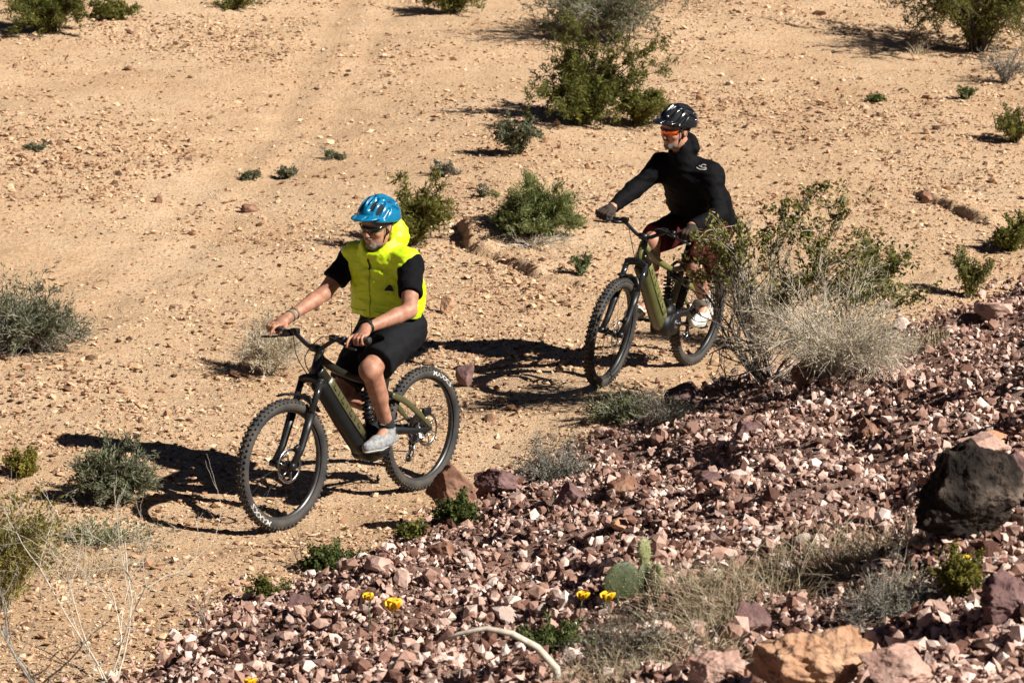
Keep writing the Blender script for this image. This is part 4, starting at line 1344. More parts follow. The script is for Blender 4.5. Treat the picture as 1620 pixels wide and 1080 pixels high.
def joints(ped, pelvis, chest, neck, head, headR, sh, LE, RE, ank, knee_out=.15):
    J = dict(pelvis=pelvis, chest=chest, neck=neck, head=head, headR=headR, LE=LE, RE=RE)
    J['belly'] = pelvis * .55 + chest * .45 + V3(.025, 0, .02)
    J['LS'], J['RS'] = sh
    for s, n in ((1, 'L'), (-1, 'R')):
        J[n + 'A'] = ped[s] + ank[s]
        J[n + 'H'] = pelvis + V3(.02, .095 * s, -.005)
        J[n + 'K'] = hip_knee(J[n + 'H'], J[n + 'A'], knee_out * s)
    return J

J1 = joints(ped1, V3(-.37, 0, 1.0), V3(-.265, 0, 1.305), V3(-.235, 0, 1.43), V3(-.17, .01, 1.598), head_R(rad(2), rad(10)),
            (V3(-.23, .215, 1.388), V3(-.23, -.215, 1.388)), V3(-.05, .335, 1.165), V3(-.075, -.285, 1.19),
            {1: V3(-.115, -.02, .105), -1: V3(-.115, .02, .125)})
p1 = rider(bike1, 'person', J1, dict(skin=M_SKIN, lens=M_LENSD, shell=M_HBLUE, shorts=M_SHORTS, short_t=.86, shoe=M_GREYSH, sock=.06, sockm=M_SOCKB, kind='vest', index_out=True, heel={1: 0, -1: .03}), grips1, bdir1, ped1)
tag(p1, 'man in fluorescent yellow vest, black shorts and blue helmet riding the nearer bike', 'person', 'people riding mountain bikes')
J2 = joints(ped2, V3(-.535, .015, 1.0), V3(-.225, 0, 1.315), V3(-.125, -.015, 1.45), V3(-.02, -.06, 1.645), head_R(rad(-16), rad(12)),
            (V3(-.175, .165, 1.365), V3(-.115, -.175, 1.375)), V3(-.11, .30, 1.135), V3(.055, -.26, 1.215),
            {1: V3(-.115, -.02, .135), -1: V3(-.115, .02, .105)})
p2 = rider(bike2, 'person', J2, dict(skin=M_SKIN2, lens=M_LENSO, shell=M_HBLACK, shorts=M_MAROON, short_t=.96, shoe=M_WSHOE, trim=M_ORANGE, sock=.13, sockm=M_SOCKW, kind='jacket', index_out=False, heel={1: .03, -1: 0}), grips2, bdir2, ped2)
tag(p2, 'man in black jacket, maroon shorts and black helmet riding behind the yellow vest', 'person', 'people riding mountain bikes')
# ------------------------------------------------------------------ boulders and single rocks
M_REDROCK = ramp_mat('red_brown_rock', [(0, (.05, .026, .018)), (.4, (.17, .082, .055)), (.7, (.36, .21, .145)), (1, (.52, .37, .28))], .9, bump=.02, bscale=9, noise=.8, nscale=7)
M_DARKROCK = ramp_mat('dark_varnished_rock', [(0, (.006, .005, .0045)), (.42, (.018, .014, .012)), (.6, (.055, .042, .034)), (.85, (.20, .15, .12))], 1.0, bump=.08, bscale=12, noise=1.3, nscale=7)
M_TANROCK = ramp_mat('tan_rock', [(0, (.14, .07, .04)), (.4, (.36, .20, .12)), (.7, (.52, .33, .215)), (1, (.62, .47, .36))], .95, bump=.06, bscale=11, noise=.8, nscale=7)
M_PINKROCK = ramp_mat('pink_rock', [(0, (.16, .085, .07)), (.4, (.40, .24, .19)), (.7, (.55, .38, .31)), (1, (.68, .54, .47))], .9, bump=.02, bscale=10, noise=.7, nscale=8)
M_PURPROCK = ramp_mat('purple_brown_rock', [(0, (.03, .018, .018)), (.4, (.11, .06, .058)), (.7, (.24, .15, .14)), (1, (.42, .30, .28))], .9, bump=.02, bscale=10, noise=.8, nscale=8)
M_ORANGEROCK = ramp_mat('orange_rock', [(0, (.20, .09, .05)), (.4, (.42, .22, .13)), (.7, (.56, .35, .23)), (1, (.66, .48, .36))], .9, bump=.02, bscale=10, noise=.7, nscale=8)

def boulder(px, py, wpx, hpx, material, label, seed, sub=4, tilt=(0, 0, 0), depth=.8, name='boulder', cat='rock', group=None, sink=.25, rough=.05, planes=12):
    """py is where the rock meets the ground on the near side"""
    P = at(px, py); k = scale_at(P)
    v, f = rock_shape(sub, seed, planes, rough, 1.0)
    v = v / np.abs(v).max(0)
    w, h = wpx * k / 2, hpx * k / 2
    R = np.array((Matrix.Rotation(tilt[2], 3, 'Z') @ Matrix.Rotation(tilt[1], 3, 'Y') @ Matrix.Rotation(tilt[0], 3, 'X')))
    v = (v * np.array([w, w * depth, h * (1 + sink)])) @ R.T
    o = build(name, v, f, material, smooth=False, tone=np.full(len(v), .5))
    y = P[1] + w * depth * .7
    o.location = (P[0], y, surf_z(P[0], y) * .5 + P[2] * .5 + h * (1 - sink) * .95)
    o.data.polygons.foreach_set('use_smooth', np.full(len(f), sub >= 5))
    return tag(o, label, cat, group)

boulder(714, 812, 84, 84, M_REDROCK, 'reddish brown boulder at the trail edge beside the rear wheel', 401, sub=5, rough=.1, planes=16)
boulder(790, 784, 84, 40, M_PURPROCK, 'low brown rock right of the reddish boulder at the trail edge', 402, sub=4, rough=.12, planes=16)
boulder(1532, 872, 165, 165, M_DARKROCK, 'big black boulder standing on the gravel slope at right', 403, sub=5, tilt=(0, .35, .3), depth=.7, planes=10, rough=.13)
boulder(1618, 790, 70, 80, M_PURPROCK, 'dark rock cut by the right edge behind the black boulder', 404, sub=4, depth=.7, rough=.1)
boulder(1284, 1125, 200, 140, M_TANROCK, 'large tan boulder at the bottom edge of the slope', 405, sub=5, tilt=(0, .3, .2), rough=.20, planes=22)
boulder(1425, 1095, 125, 75, M_PINKROCK, 'smooth pinkish boulder right of the tan one at the bottom edge', 406, sub=4, rough=.12, planes=18)
boulder(1600, 985, 100, 75, M_PURPROCK, 'dark purple rock at the right edge below the black boulder', 407, sub=4, rough=.12)
boulder(1185, 1008, 70, 60, M_PURPROCK, 'purple slab of rock just above the tan boulder', 408, sub=4, rough=.12, tilt=(0, -.4, .2))
boulder(1580, 712, 50, 26, M_ORANGEROCK, 'small orange rock above the black boulder', 409, sub=4)
boulder(1560, 722, 90, 36, M_PINKROCK, 'pinkish rock resting behind the black boulder', 410, sub=4, rough=.12)
boulder(1130, 1085, 100, 60, M_PINKROCK, 'mottled pink rock at the bottom edge left of the tan boulder', 411, sub=4, rough=.12)
boulder(704, 498, 30, 30, M_TANROCK, 'lone tan stone on the sand right of the yellow vest', 412, sub=3)
boulder(985, 841, 38, 18, M_ORANGEROCK, 'flat orange-red stone above the prickly pear', 413, sub=3)
boulder(1340, 598, 70, 46, M_PURPROCK, 'brown rock on the upper edge of the slope below the pale dry bush', 414, sub=4)
boulder(1275, 610, 56, 44, M_REDROCK, 'red-brown rock on the slope edge right of the dead branches', 415, sub=4)
boulder(1575, 505, 64, 30, M_PINKROCK, 'pale pink flat rock near the upper right end of the slope', 416, sub=3)
boulder(1466, 322, 26, 20, M_REDROCK, 'small dark stone at the head of the rut on the right', 417, sub=3)
boulder(737, 612, 34, 34, M_PURPROCK, 'small brown rock between the two bikes on the trail', 418, sub=3)
boulder(595, 908, 60, 28, M_PINKROCK, 'wide pinkish rock low on the slope under the nearer bike', 419, sub=4)
boulder(1080, 640, 60, 36, M_PURPROCK, 'dull brown rock at the slope edge below the farther bike', 420, sub=3)
boulder(395, 336, 28, 14, M_REDROCK, 'small dark stone on the sand left of the blue helmet', 421, sub=3)
boulder(250, 322, 14, 16, M_REDROCK, 'tiny dark stone on the open sand at left', 422, sub=2)
# darker rocks that break the slope into ridges
for i, (px, py, w, h, lb) in enumerate([(905, 796, 66, 34, 'dark brown rock on the slope right of the grey dry scrub'), (985, 790, 56, 30, 'dark rock on the slope above the flat orange-red stone'), (1120, 768, 60, 30, 'dark brown rock in the middle of the gravel slope'),
                                    (700, 884, 56, 28, 'brown rock on the slope under the leafy weed by the boulder'), (1180, 690, 50, 30, 'dark rock on the slope below the dead branches'), (1375, 690, 54, 28, 'dark rock on the slope left of the black boulder'), (470, 965, 50, 28, 'dark rock near the lower end of the slope')]):
    boulder(px, py, w, h, (M_PURPROCK, M_REDROCK)[i % 2], lb, 440 + i, sub=4, sink=.5, tilt=(0, .4 * (i % 3 - 1), i), rough=.09, planes=15)

# ------------------------------------------------------------------ plants
GREENS = {
    'creosote': [(0, (.035, .040, .008)), (.4, (.11, .112, .026)), (.75, (.195, .19, .048)), (1, (.31, .285, .10))],
    'dark': [(0, (.032, .040, .008)), (.4, (.080, .092, .019)), (.75, (.145, .15, .034)), (1, (.24, .225, .065))],
    'sage': [(0, (.04, .052, .020)), (.4, (.105, .130, .052)), (.75, (.18, .21, .09)), (1, (.29, .31, .16))],
    'grey': [(0, (.07, .065, .05)), (.4, (.15, .14, .105)), (.75, (.25, .235, .18)), (1, (.38, .355, .29))],
    'straw': [(0, (.20, .15, .085)), (.4, (.39, .305, .19)), (.75, (.55, .46, .31)), (1, (.70, .62, .47))],
    'silver': [(0, (.05, .055, .03)), (.4, (.125, .135, .078)), (.75, (.20, .21, .125)), (1, (.32, .32, .21))],
    'dome': [(0, (.06, .076, .022)), (.4, (.15, .18, .06)), (.75, (.235, .265, .10)), (1, (.34, .36, .16))],
    'yellow': [(0, (.07, .065, .012)), (.4, (.15, .135, .025)), (.75, (.24, .205, .04)), (1, (.36, .30, .08))],
    'fresh': [(0, (.026, .038, .010)), (.4, (.066, .088, .024)), (.75, (.12, .145, .042)), (1, (.20, .22, .08))],
}
M_LEAF = {k: ramp_mat('leaf_' + k, v, .7, translucent=.35 if k not in ('grey', 'straw') else .15) for k, v in GREENS.items()}
M_TWIG = {'brown': mat('twig_brown', (.13, .095, .065), .9, color2=(.06, .042, .03), scale=40), 'grey': mat('twig_grey', (.34, .31, .27), .9, color2=(.16, .14, .12), scale=40),
          'pale': mat('twig_pale', (.62, .56, .46), .9, color2=(.42, .36, .28), scale=40), 'dark': mat('twig_dark', (.05, .038, .03), .9, color2=(.10, .085, .07), scale=40), 'green': mat('stem_green', (.10, .13, .04), .8)}

def unit(v): return v / (np.linalg.norm(v, axis=-1, keepdims=True) + 1e-9)

def plant(name, px, py, wpx, hpx, label, cat, stems=26, spread=1.25, twigs=9, leaves=3000, leaf=(.016, .008), kind='creosote', twig='brown', group=None,
          seed=1, curve=.35, rstem=.006, twig_len=.30, leaf_from=.12, skew=(0, 0), depth=1.0, upright=.0, lump=.35, core=.0, twigmat_only=False, k_up=1.0, along=.45):
    r = np.random.default_rng(seed * 977 + 5)
    leaves, stems, twigs = int(leaves * 2.3), int(stems * 1.2), int(twigs * 1.1)
    B = at(px, py); k = scale_at(B)
    W, H = wpx * k / 2 * 1.12, hpx * k * 1.10
    root = empty(name, B); tag(root, label, cat, group)
    n = stems
    az = r.uniform(0, 2 * np.pi, n)
    th = spread * 1.1 * r.uniform(0.02, 1, n) ** .42 * (1 - upright * .5)
    lob = 1 + lump * np.sin(az * 2 + r.uniform(0, 6)) * .5 + lump * np.sin(az * 3 + r.uniform(0, 6)) * .5
    ln = r.uniform(.62, 1.05, n) * lob
    tip = np.stack([np.cos(az) * np.sin(th) * W * ln + skew[0] * W, np.sin(az) * np.sin(th) * W * depth * ln + skew[1] * W, (np.cos(th) * .92 + .08) * H * np.clip(ln, .5, 1.08)], -1)
    b0 = np.stack([r.normal(0, .05 * W, n), r.normal(0, .05 * W, n), np.full(n, -.02)], -1)
    K = 6
    t = np.linspace(0, 1, K)[None, :, None]
    bend = np.stack([np.zeros(n), np.zeros(n), np.full(n, 1.0)], -1)[:, None, :] * (np.sin(t * np.pi) * curve * .6 * H * np.sin(th)[:, None, None])
    Pst = b0[:, None] * (1 - t) + tip[:, None] * t + bend
    Pst[:, 1:] += np.cumsum(r.normal(0, .022 * W, (n, K - 1, 3)), 1)
    Pst[:, 1:, 2] = np.maximum(Pst[:, 1:, 2], .01)
    Rst = rstem * np.linspace(1, .3, K)[None] * r.uniform(.6, 1.2, (n, 1))
    polys = [tubes(Pst, Rst, 3)]
    m = twigs * n
    if m:
        si = np.repeat(np.arange(n), twigs)
        tt = r.uniform(leaf_from * .8, 1.0, m)
        fi = tt * (K - 1); i0 = np.minimum(fi.astype(int), K - 2); fr = (fi - i0)[:, None]
        base = Pst[si, i0] * (1 - fr) + Pst[si, i0 + 1] * fr
        d0 = unit(Pst[si, i0 + 1] - Pst[si, i0])
        d = unit(d0 * .8 + r.normal(0, .6, (m, 3)) + np.array([0, 0, .25 * k_up]))
        L = twig_len * max(W, H * .6) * r.uniform(.4, 1.1, m)
        K2 = 3
        t2 = np.linspace(0, 1, K2)[None, :, None]
        Pt = base[:, None] + d[:, None] * (t2 * L[:, None, None]) + r.normal(0, .04, (m, K2, 3)) * L[:, None, None] * t2
        Pt[..., 2] = np.maximum(Pt[..., 2], .004)
        Rt = rstem * .38 * np.linspace(1, .45, K2)[None] * np.ones((m, 1))
        polys.append(tubes(Pt, Rt, 3))
    V, Q, off = [], [], 0
    for v, q in polys: V.append(v); Q.append(q + off); off += len(v)
    build('stems', np.concatenate(V), np.concatenate(Q), M_TWIG[twig], root)
    if leaves and m:
        li = r.integers(0, m, leaves)
        u = r.uniform(.1, 1.05, leaves)
        c = Pt[li, 0] + (Pt[li, -1] - Pt[li, 0]) * u[:, None] + r.normal(0, leaf[0] * .8, (leaves, 3))
        c[:, 2] = np.maximum(c[:, 2], .006)
        ax = unit(unit(Pt[li, -1] - Pt[li, 0]) * along + r.normal(0, .6, (leaves, 3)) + np.array([0, 0, .2]))
        sd_ = unit(np.cross(ax, r.normal(size=(leaves, 3))))
        sz = r.uniform(.6, 1.3, leaves)[:, None]
        a, b = ax * leaf[0] * sz, sd_ * leaf[1] * sz
        LV = np.stack([c - a, c + b, c + a, c - b], 1).reshape(-1, 3)
        LQ = np.arange(leaves * 4).reshape(-1, 4)
        clump = vnoise(c * (5.5 / max(W, .15)), seed)
        tone = np.clip(.56 + .28 * clump + r.normal(0, .16, leaves), 0, 1)
        tag(build('foliage', LV, LQ, M_LEAF[kind], root, tone=np.repeat(tone, 4)), kind='stuff')
    return root

def tuft(name, px, py, wpx, hpx, label, cat, blades=220, kind='straw', seed=1, lean=.55, width=.003, group=None, tall=0):
    r = np.random.default_rng(seed * 131 + 7)
    B = at(px, py); k = scale_at(B)
    W, H = wpx * k / 2, hpx * k
    root = empty(name, B); tag(root, label, cat, group)
    n = blades
    a = r.uniform(0, 2 * np.pi, n); q = np.sqrt(r.uniform(0, 1, n))
    bx, by = np.cos(a) * q * W, np.sin(a) * q * W
    bz = surf_z(B[0] + bx, B[1] + by) - B[2] - .01
    h = H * r.uniform(.35, 1.05, n) * (1 - .35 * q)
    a2 = r.uniform(0, 2 * np.pi, n)
    d = np.stack([np.cos(a) * q * lean * .4 + r.normal(0, .55 * lean, n), np.sin(a) * q * lean * .4 + r.normal(0, .55 * lean, n), np.ones(n)], -1); d = unit(d)
    dr = np.stack([np.cos(a2), np.sin(a2), np.full(n, -.5)], -1) * r.uniform(.0, .8, n)[:, None]
    t = np.linspace(0, 1, 5)
    P = np.stack([bx, by, bz], -1)[:, None] + d[:, None] * h[:, None, None] * t[None, :, None] + dr[:, None] * h[:, None, None] * (t ** 2)[None, :, None]
    R = width * np.array([1, .95, .8, .55, .15])[None] * r.uniform(.6, 1.3, (n, 1))
    V, Q = tubes(P, R, 3)
    tone = np.repeat(np.clip(r.normal(.5, .25, n), 0, 1), 15)
    tag(build('blades', V, Q, M_LEAF[kind], root, tone=tone), kind='stuff')
    return root

def branchwork(name, px, py, hpx, label, cat, seed, twig='pale', main=5, levels=3, spread=.7, r0=.007, lean=(0, 0), group=None, kids=3):
    """bare forked twigs"""
    r = np.random.default_rng(seed * 31 + 3)
    B = at(px, py); k = scale_at(B); H = hpx * k
    root = empty(name, B); tag(root, label, cat, group)
    seg = []
    def grow(p, d, L, rad_, lv):
        K = 6; pts = [p]
        for _ in range(K - 1):
            d = unit(d + r.normal(0, .13, 3) + np.array([0, 0, .04])); pts.append(pts[-1] + d * L / (K - 1))
        seg.append((np.array(pts), np.linspace(rad_, rad_ * .55, K)))
        if lv > 0:
            for _ in range(kids):
                i = r.integers(2, K); grow(pts[i], unit(d + r.normal(0, .55, 3)), L * r.uniform(.4, .75), rad_ * .55, lv - 1)
    for i in range(main):
        a = r.uniform(0, 2 * np.pi)
        d = unit(np.array([math.cos(a) * spread + lean[0], math.sin(a) * spread + lean[1], 1.0]))
        grow(np.array([r.normal(0, .02), r.normal(0, .02), -.01]), d, H * r.uniform(.45, .75), r0, levels)
    V, Q = tubes(np.stack([s[0] for s in seg]), np.stack([s[1] for s in seg]), 5)
    build('branches', V, Q, M_TWIG[twig], root)
    return root

BG = 'shrubs growing on the desert ground'
# background shrubs
plant('creosote_bush', 82, 54, 150, 125, 'dense dark green bush in the top left corner', 'bush', 34, 1.35, 12, 7000, (.026, .0065), 'dark', 'brown', BG, 1, lump=.2)
plant('desert_shrub', 183, 32, 70, 40, 'low green shrub right of the bush in the top left corner', 'shrub', 20, 1.4, 8, 1500, (.018, .009), 'creosote', 'brown', BG, 2)
plant('desert_shrub', 372, 14, 80, 26, 'low scrubby plant at the top edge left of centre', 'shrub', 18, 1.45, 7, 700, (.016, .008), 'creosote', 'brown', BG, 3)
plant('desert_shrub', 712, 22, 100, 60, 'green bush at the top edge left of the large centre bush', 'bush', 26, 1.3, 9, 2600, (.026, .0065), 'creosote', 'brown', BG, 4)
plant('creosote_bush', 968, 68, 270, 150, 'wide olive bush at the top centre with grey twigs', 'bush', 56, 1.35, 11, 8000, (.026, .0065), 'silver', 'grey', BG, 5, rstem=.009)
plant('creosote_bush', 925, 196, 200, 150, 'large spiky creosote bush left of the black helmet', 'bush', 40, 1.38, 12, 9000, (.026, .0065), 'dark', 'brown', BG, 6, rstem=.009, lump=.55, skew=(.05, 0))
plant('creosote_bush', 1010, 200, 90, 72, 'right lobe shrub against the creosote bush beside the black helmet', 'bush', 20, 1.2, 10, 2800, (.026, .0065), 'creosote', 'brown', BG, 7, skew=(.2, 0))
plant('desert_shrub', 818, 243, 76, 66, 'small sage green shrub below the large creosote bush', 'shrub', 24, 1.2, 9, 2000, (.018, .007), 'silver', 'brown', BG, 8)
plant('creosote_bush', 655, 388, 130, 112, 'feathery olive bush behind the blue helmet', 'bush', 28, 1.15, 10, 4200, (.026, .0065), 'creosote', 'brown', BG, 9, lump=.5)
plant('desert_shrub', 708, 276, 40, 24, 'tiny blue grey cushion plant above the feathery bush', 'shrub', 22, 1.4, 8, 900, (.012, .005), 'grey', 'grey', BG, 10)
plant('desert_shrub', 848, 372, 132, 92, 'round bright green shrub between the two riders', 'shrub', 60, 1.35, 12, 9000, (.024, .0045), 'dome', 'brown', BG, 11, lump=.05, along=1.2)
plant('dead_brush', 840, 388, 130, 26, 'dead grey sticks lying under the round green shrub', 'dead brush', 40, 1.5, 5, 0, kind='grey', twig='pale', seed=12, group=BG, rstem=.005)
plant('desert_shrub', 920, 436, 40, 36, 'small grey green sprig on the sand below the round shrub', 'shrub', 14, 1.0, 7, 420, (.015, .006), 'sage', 'grey', BG, 13)
plant('desert_shrub', 762, 312, 28, 22, 'tiny brown tuft left of the round green shrub', 'shrub', 14, 1.2, 6, 300, (.012, .005), 'grey', 'brown', BG, 14)
plant('desert_shrub', 395, 284, 30, 18, 'leftmost of three small weeds on the open sand', 'weed', 12, 1.3, 6, 300, (.014, .007), 'silver', 'brown', BG, 15)
plant('desert_shrub', 455, 282, 40, 20, 'middle one of three small weeds on the open sand', 'weed', 14, 1.3, 6, 420, (.014, .007), 'silver', 'brown', BG, 16)
plant('desert_shrub', 525, 250, 40, 14, 'rightmost and flattest of three small weeds on the sand', 'weed', 12, 1.5, 6, 320, (.014, .007), 'silver', 'brown', BG, 17)
plant('desert_shrub', 55, 236, 40, 10, 'flat weed on the sand near the left edge', 'weed', 10, 1.5, 5, 220, (.014, .007), 'silver', 'brown', BG, 18)
plant('creosote_bush', 1545, 82, 260, 210, 'big creosote bush in the top right corner casting a long shadow', 'bush', 52, 1.3, 12, 12000, (.026, .0065), 'creosote', 'dark', BG, 19, rstem=.011, lump=.4)
tuft('grass_tuft', 1452, 84, 34, 40, 'dry grass tuft at the foot of the top right bush', 'grass', 60, 'straw', 20, width=.004, group=BG)
plant('desert_shrub', 1590, 132, 90, 66, 'grey leafless shrub at the right edge below the corner bush', 'shrub', 40, 1.3, 8, 500, (.014, .005), 'grey', 'grey', BG, 21)
plant('desert_shrub', 1530, 157, 36, 22, 'pale green weed left of the grey leafless shrub', 'weed', 14, 1.2, 6, 360, (.015, .007), 'sage', 'green', BG, 22)
plant('desert_shrub', 1385, 162, 30, 16, 'single small green weed on the sand right of the black helmet', 'weed', 12, 1.2, 6, 280, (.016, .008), 'fresh', 'green', BG, 23)
plant('desert_shrub', 1605, 226, 76, 62, 'olive shrub at the right edge above the rut', 'shrub', 28, 1.25, 9, 1600, (.017, .007), 'creosote', 'brown', BG, 24)
plant('creosote_bush', 1600, 395, 80, 56, 'dark green bush at the right edge beside the rut', 'bush', 26, 1.25, 9, 2200, (.018, .008), 'creosote', 'brown', BG, 25)
plant('desert_shrub', 1535, 470, 66, 70, 'leafy green plant at the upper right end of the slope', 'shrub', 26, 1.0, 9, 1500, (.016, .006), 'creosote', 'pale', BG, 26)
# left and mid-ground
plant('desert_shrub', 40, 553, 170, 108, 'grey green bushy shrub at the left edge', 'shrub', 70, 1.4, 11, 4200, (.020, .0045), 'silver', 'grey', BG, 27, lump=.25, along=1.2)
plant('dead_brush', 55, 556, 150, 60, 'grey dead twigs round the foot of the left edge shrub', 'dead brush', 60, 1.45, 8, 0, twig='grey', seed=28, group=BG, rstem=.004)
plant('dead_brush', 424, 592, 112, 96, 'pale dry brush on the trail left of the nearer front wheel', 'dead brush', 110, 1.3, 16, 3600, (.012, .003), 'straw', 'pale', BG, 29, rstem=.0035, along=1.2)
plant('desert_shrub', 185, 792, 128, 92, 'blue green shrub standing in the shadow of the nearer rider', 'shrub', 54, 1.35, 12, 5200, (.016, .0045), 'silver', 'grey', BG, 30, lump=.15, along=1.0)
plant('desert_shrub', 38, 752, 56, 44, 'small yellow green shrub at the end of the rider shadow', 'shrub', 26, 1.2, 9, 1500, (.013, .005), 'yellow', 'brown', BG, 31)
plant('desert_shrub', 0, 965, 250, 190, 'tall yellow green weed at the left edge in the foreground', 'weed', 110, 1.0, 9, 5200, (.013, .0045), 'yellow', 'pale', BG, 32, rstem=.003, along=1.2)
plant('desert_shrub', 165, 862, 180, 40, 'low sprawling green plant left of the nearer front wheel shadow', 'weed', 40, 1.45, 8, 800, (.011, .004), 'sage', 'pale', BG, 33, rstem=.003)
tuft('grass_tuft', 110, 905, 200, 76, 'sparse dry grass on the sand in the lower left', 'grass', 240, 'straw', 34, width=.0022, lean=.9, group=BG)
branchwork('bare_twigs', 175, 1078, 330, 'pale leafless forked twigs at the bottom left', 'twigs', 35, 'pale', 5, 3, .5, .0048, group=BG)
branchwork('bare_twigs', 60, 1095, 230, 'dark bent twigs in the bottom left corner', 'twigs', 36, 'grey', 4, 2, .8, .006, group=BG)
branchwork('bare_twigs', 318, 1010, 150, 'thin dry twig sprouting at the lower end of the slope', 'twigs', 37, 'grey', 2, 2, .3, .003, group=BG)
branchwork('bare_twigs', 480, 900, 80, 'short dark twig under the nearer front wheel', 'twigs', 38, 'dark', 2, 1, .25, .0035, lean=(-.2, 0), group=BG)
# the creosote in front of the farther rider, its dead wood and the pale brush
sprigs = [(1126, 350, 44), (1116, 376, 44), (1142, 392, 40), (1132, 366, 40), (1150, 330, 24), (1222, 318, 36), (1262, 340, 36), (1300, 300, 30), (1330, 318, 30), (1290, 392, 44), (1340, 372, 40), (1352, 412, 40), (1250, 415, 36), (1402, 402, 38), (1428, 448, 34), (1205, 372, 28), (1230, 445, 30), (1385, 442, 34), (1150, 440, 26), (1318, 440, 34), (1120, 430, 22)]
def sprig_bush(px, py, tips, label, seed):
    r = np.random.default_rng(seed)
    B = at(px, py); k = scale_at(B)
    root = empty('creosote_bush', B); tag(root, label, 'bush', BG)
    St, Rs, C, n = [], [], [], 0
    for (tx, ty, sz) in tips:
        dx, dz, dy = (tx - px) * k, (py - ty) * k * 1.02, r.normal(-.30, .15)
        t = np.linspace(0, 1, 9)[:, None]
        p = np.array([r.normal(0, .03), r.normal(0, .03), -.02]) * (1 - t) + np.array([dx, dy, dz]) * t + np.array([0, 0, -.16]) * np.sin(t * np.pi) * r.uniform(-.3, 1) + np.array([.1, 0, 0]) * np.sin(t * 6.28) * r.normal(0, 1) + np.cumsum(r.normal(0, .012, (9, 3)), 0) * t
        St.append(p); Rs.append(np.linspace(.0055, .0018, 9))
        for _ in range(int(sz * .45)):
            q = p[-1] + r.normal(0, 1, 3) * np.array([.55, .55, .33]) * sz * k
            tt = np.linspace(0, 1, 9)[:, None]; b = p[r.integers(5, 9)]
            St.append(b * (1 - tt) + q * tt + np.array([0, 0, .02]) * np.sin(tt * np.pi)); Rs.append(np.linspace(.0022, .001, 9))
            m = 24
            C.append(b + (q - b) * r.uniform(.35, 1.1, m)[:, None] + r.normal(0, .012, (m, 3)))
    V, Q = tubes(np.stack(St), np.stack(Rs), 4)
    build('stems', V, Q, M_TWIG['pale'], root)
    c = np.concatenate(C); n = len(c)
    a = unit(r.normal(0, 1, (n, 3)) + np.array([0, 0, .4])); b = unit(np.cross(a, r.normal(size=(n, 3))))
    z = r.uniform(.6, 1.3, n)[:, None]
    V = np.stack([c - a * .015 * z, c + b * .0075 * z, c + a * .015 * z, c - b * .0075 * z], 1).reshape(-1, 3)
    tone = np.clip(.58 + .3 * vnoise(c * 9, 4) + r.normal(0, .16, n), 0, 1)
    tag(build('foliage', V, np.arange(n * 4).reshape(-1, 4), M_LEAF['creosote'], root, tone=np.repeat(tone, 4)), kind='stuff')
sprig_bush(1210, 604, sprigs, 'open creosote bush with green sprigs in front of the farther rider', 40)
branchwork('dead_branches', 1215, 606, 190, 'dark crooked dead branches at the foot of the open creosote', 'branches', 41, 'dark', 8, 3, 1.3, .013, lean=(.2, 0), group=BG)
plant('dead_brush', 1318, 596, 290, 160, 'pale dry twiggy brush below the open creosote', 'dead brush', 130, 1.35, 16, 4000, (.012, .003), 'straw', 'pale', BG, 42, rstem=.0035, along=1.2)
plant('dead_brush', 1200, 560, 170, 200, 'grey green dry brush tangled in the open creosote', 'dead brush', 70, 1.2, 12, 2600, (.013, .004), 'silver', 'pale', BG, 43, rstem=.004)
plant('desert_shrub', 1385, 470, 130, 90, 'green sprigs right of the open creosote', 'shrub', 18, 1.2, 8, 1500, (.015, .008), 'creosote', 'grey', BG, 44, lump=.6)
tuft('grass_tuft', 1455, 560, 90, 62, 'golden dry grass tuft at the top of the slope', 'grass', 150, 'straw', 45, width=.0022, group=BG)
# along the foot of the slope
plant('desert_shrub', 985, 668, 110, 52, 'low grey green scrub at the slope edge below the farther front wheel', 'shrub', 50, 1.4, 9, 1600, (.012, .004), 'sage', 'grey', BG, 46, along=1.0)
plant('dead_brush', 880, 762, 150, 60, 'grey dry scrub at the slope edge right of the reddish boulder', 'dead brush', 60, 1.4, 10, 1500, (.011, .0035), 'grey', 'grey', BG, 47, rstem=.003)
plant('dead_brush', 1055, 672, 110, 56, 'thin dry scrub at the slope edge below the farther rear wheel', 'dead brush', 40, 1.3, 10, 700, (.011, .0035), 'grey', 'pale', BG, 48, rstem=.003)
plant('desert_shrub', 722, 832, 76, 48, 'leafy green weed growing against the reddish boulder', 'weed', 34, 1.2, 9, 2200, (.010, .006), 'fresh', 'green', BG, 49)
plant('desert_shrub', 655, 852, 60, 30, 'small olive weed left of the reddish boulder', 'weed', 24, 1.3, 8, 900, (.010, .005), 'creosote', 'green', BG, 50)
plant('desert_shrub', 530, 905, 110, 44, 'strip of green weeds along the slope edge below the nearer bike', 'weed', 44, 1.45, 8, 2000, (.010, .006), 'fresh', 'green', BG, 51)
plant('desert_shrub', 430, 945, 66, 34, 'sparse green weed at the lower end of the slope edge', 'weed', 26, 1.4, 8, 800, (.010, .005), 'creosote', 'green', BG, 52)
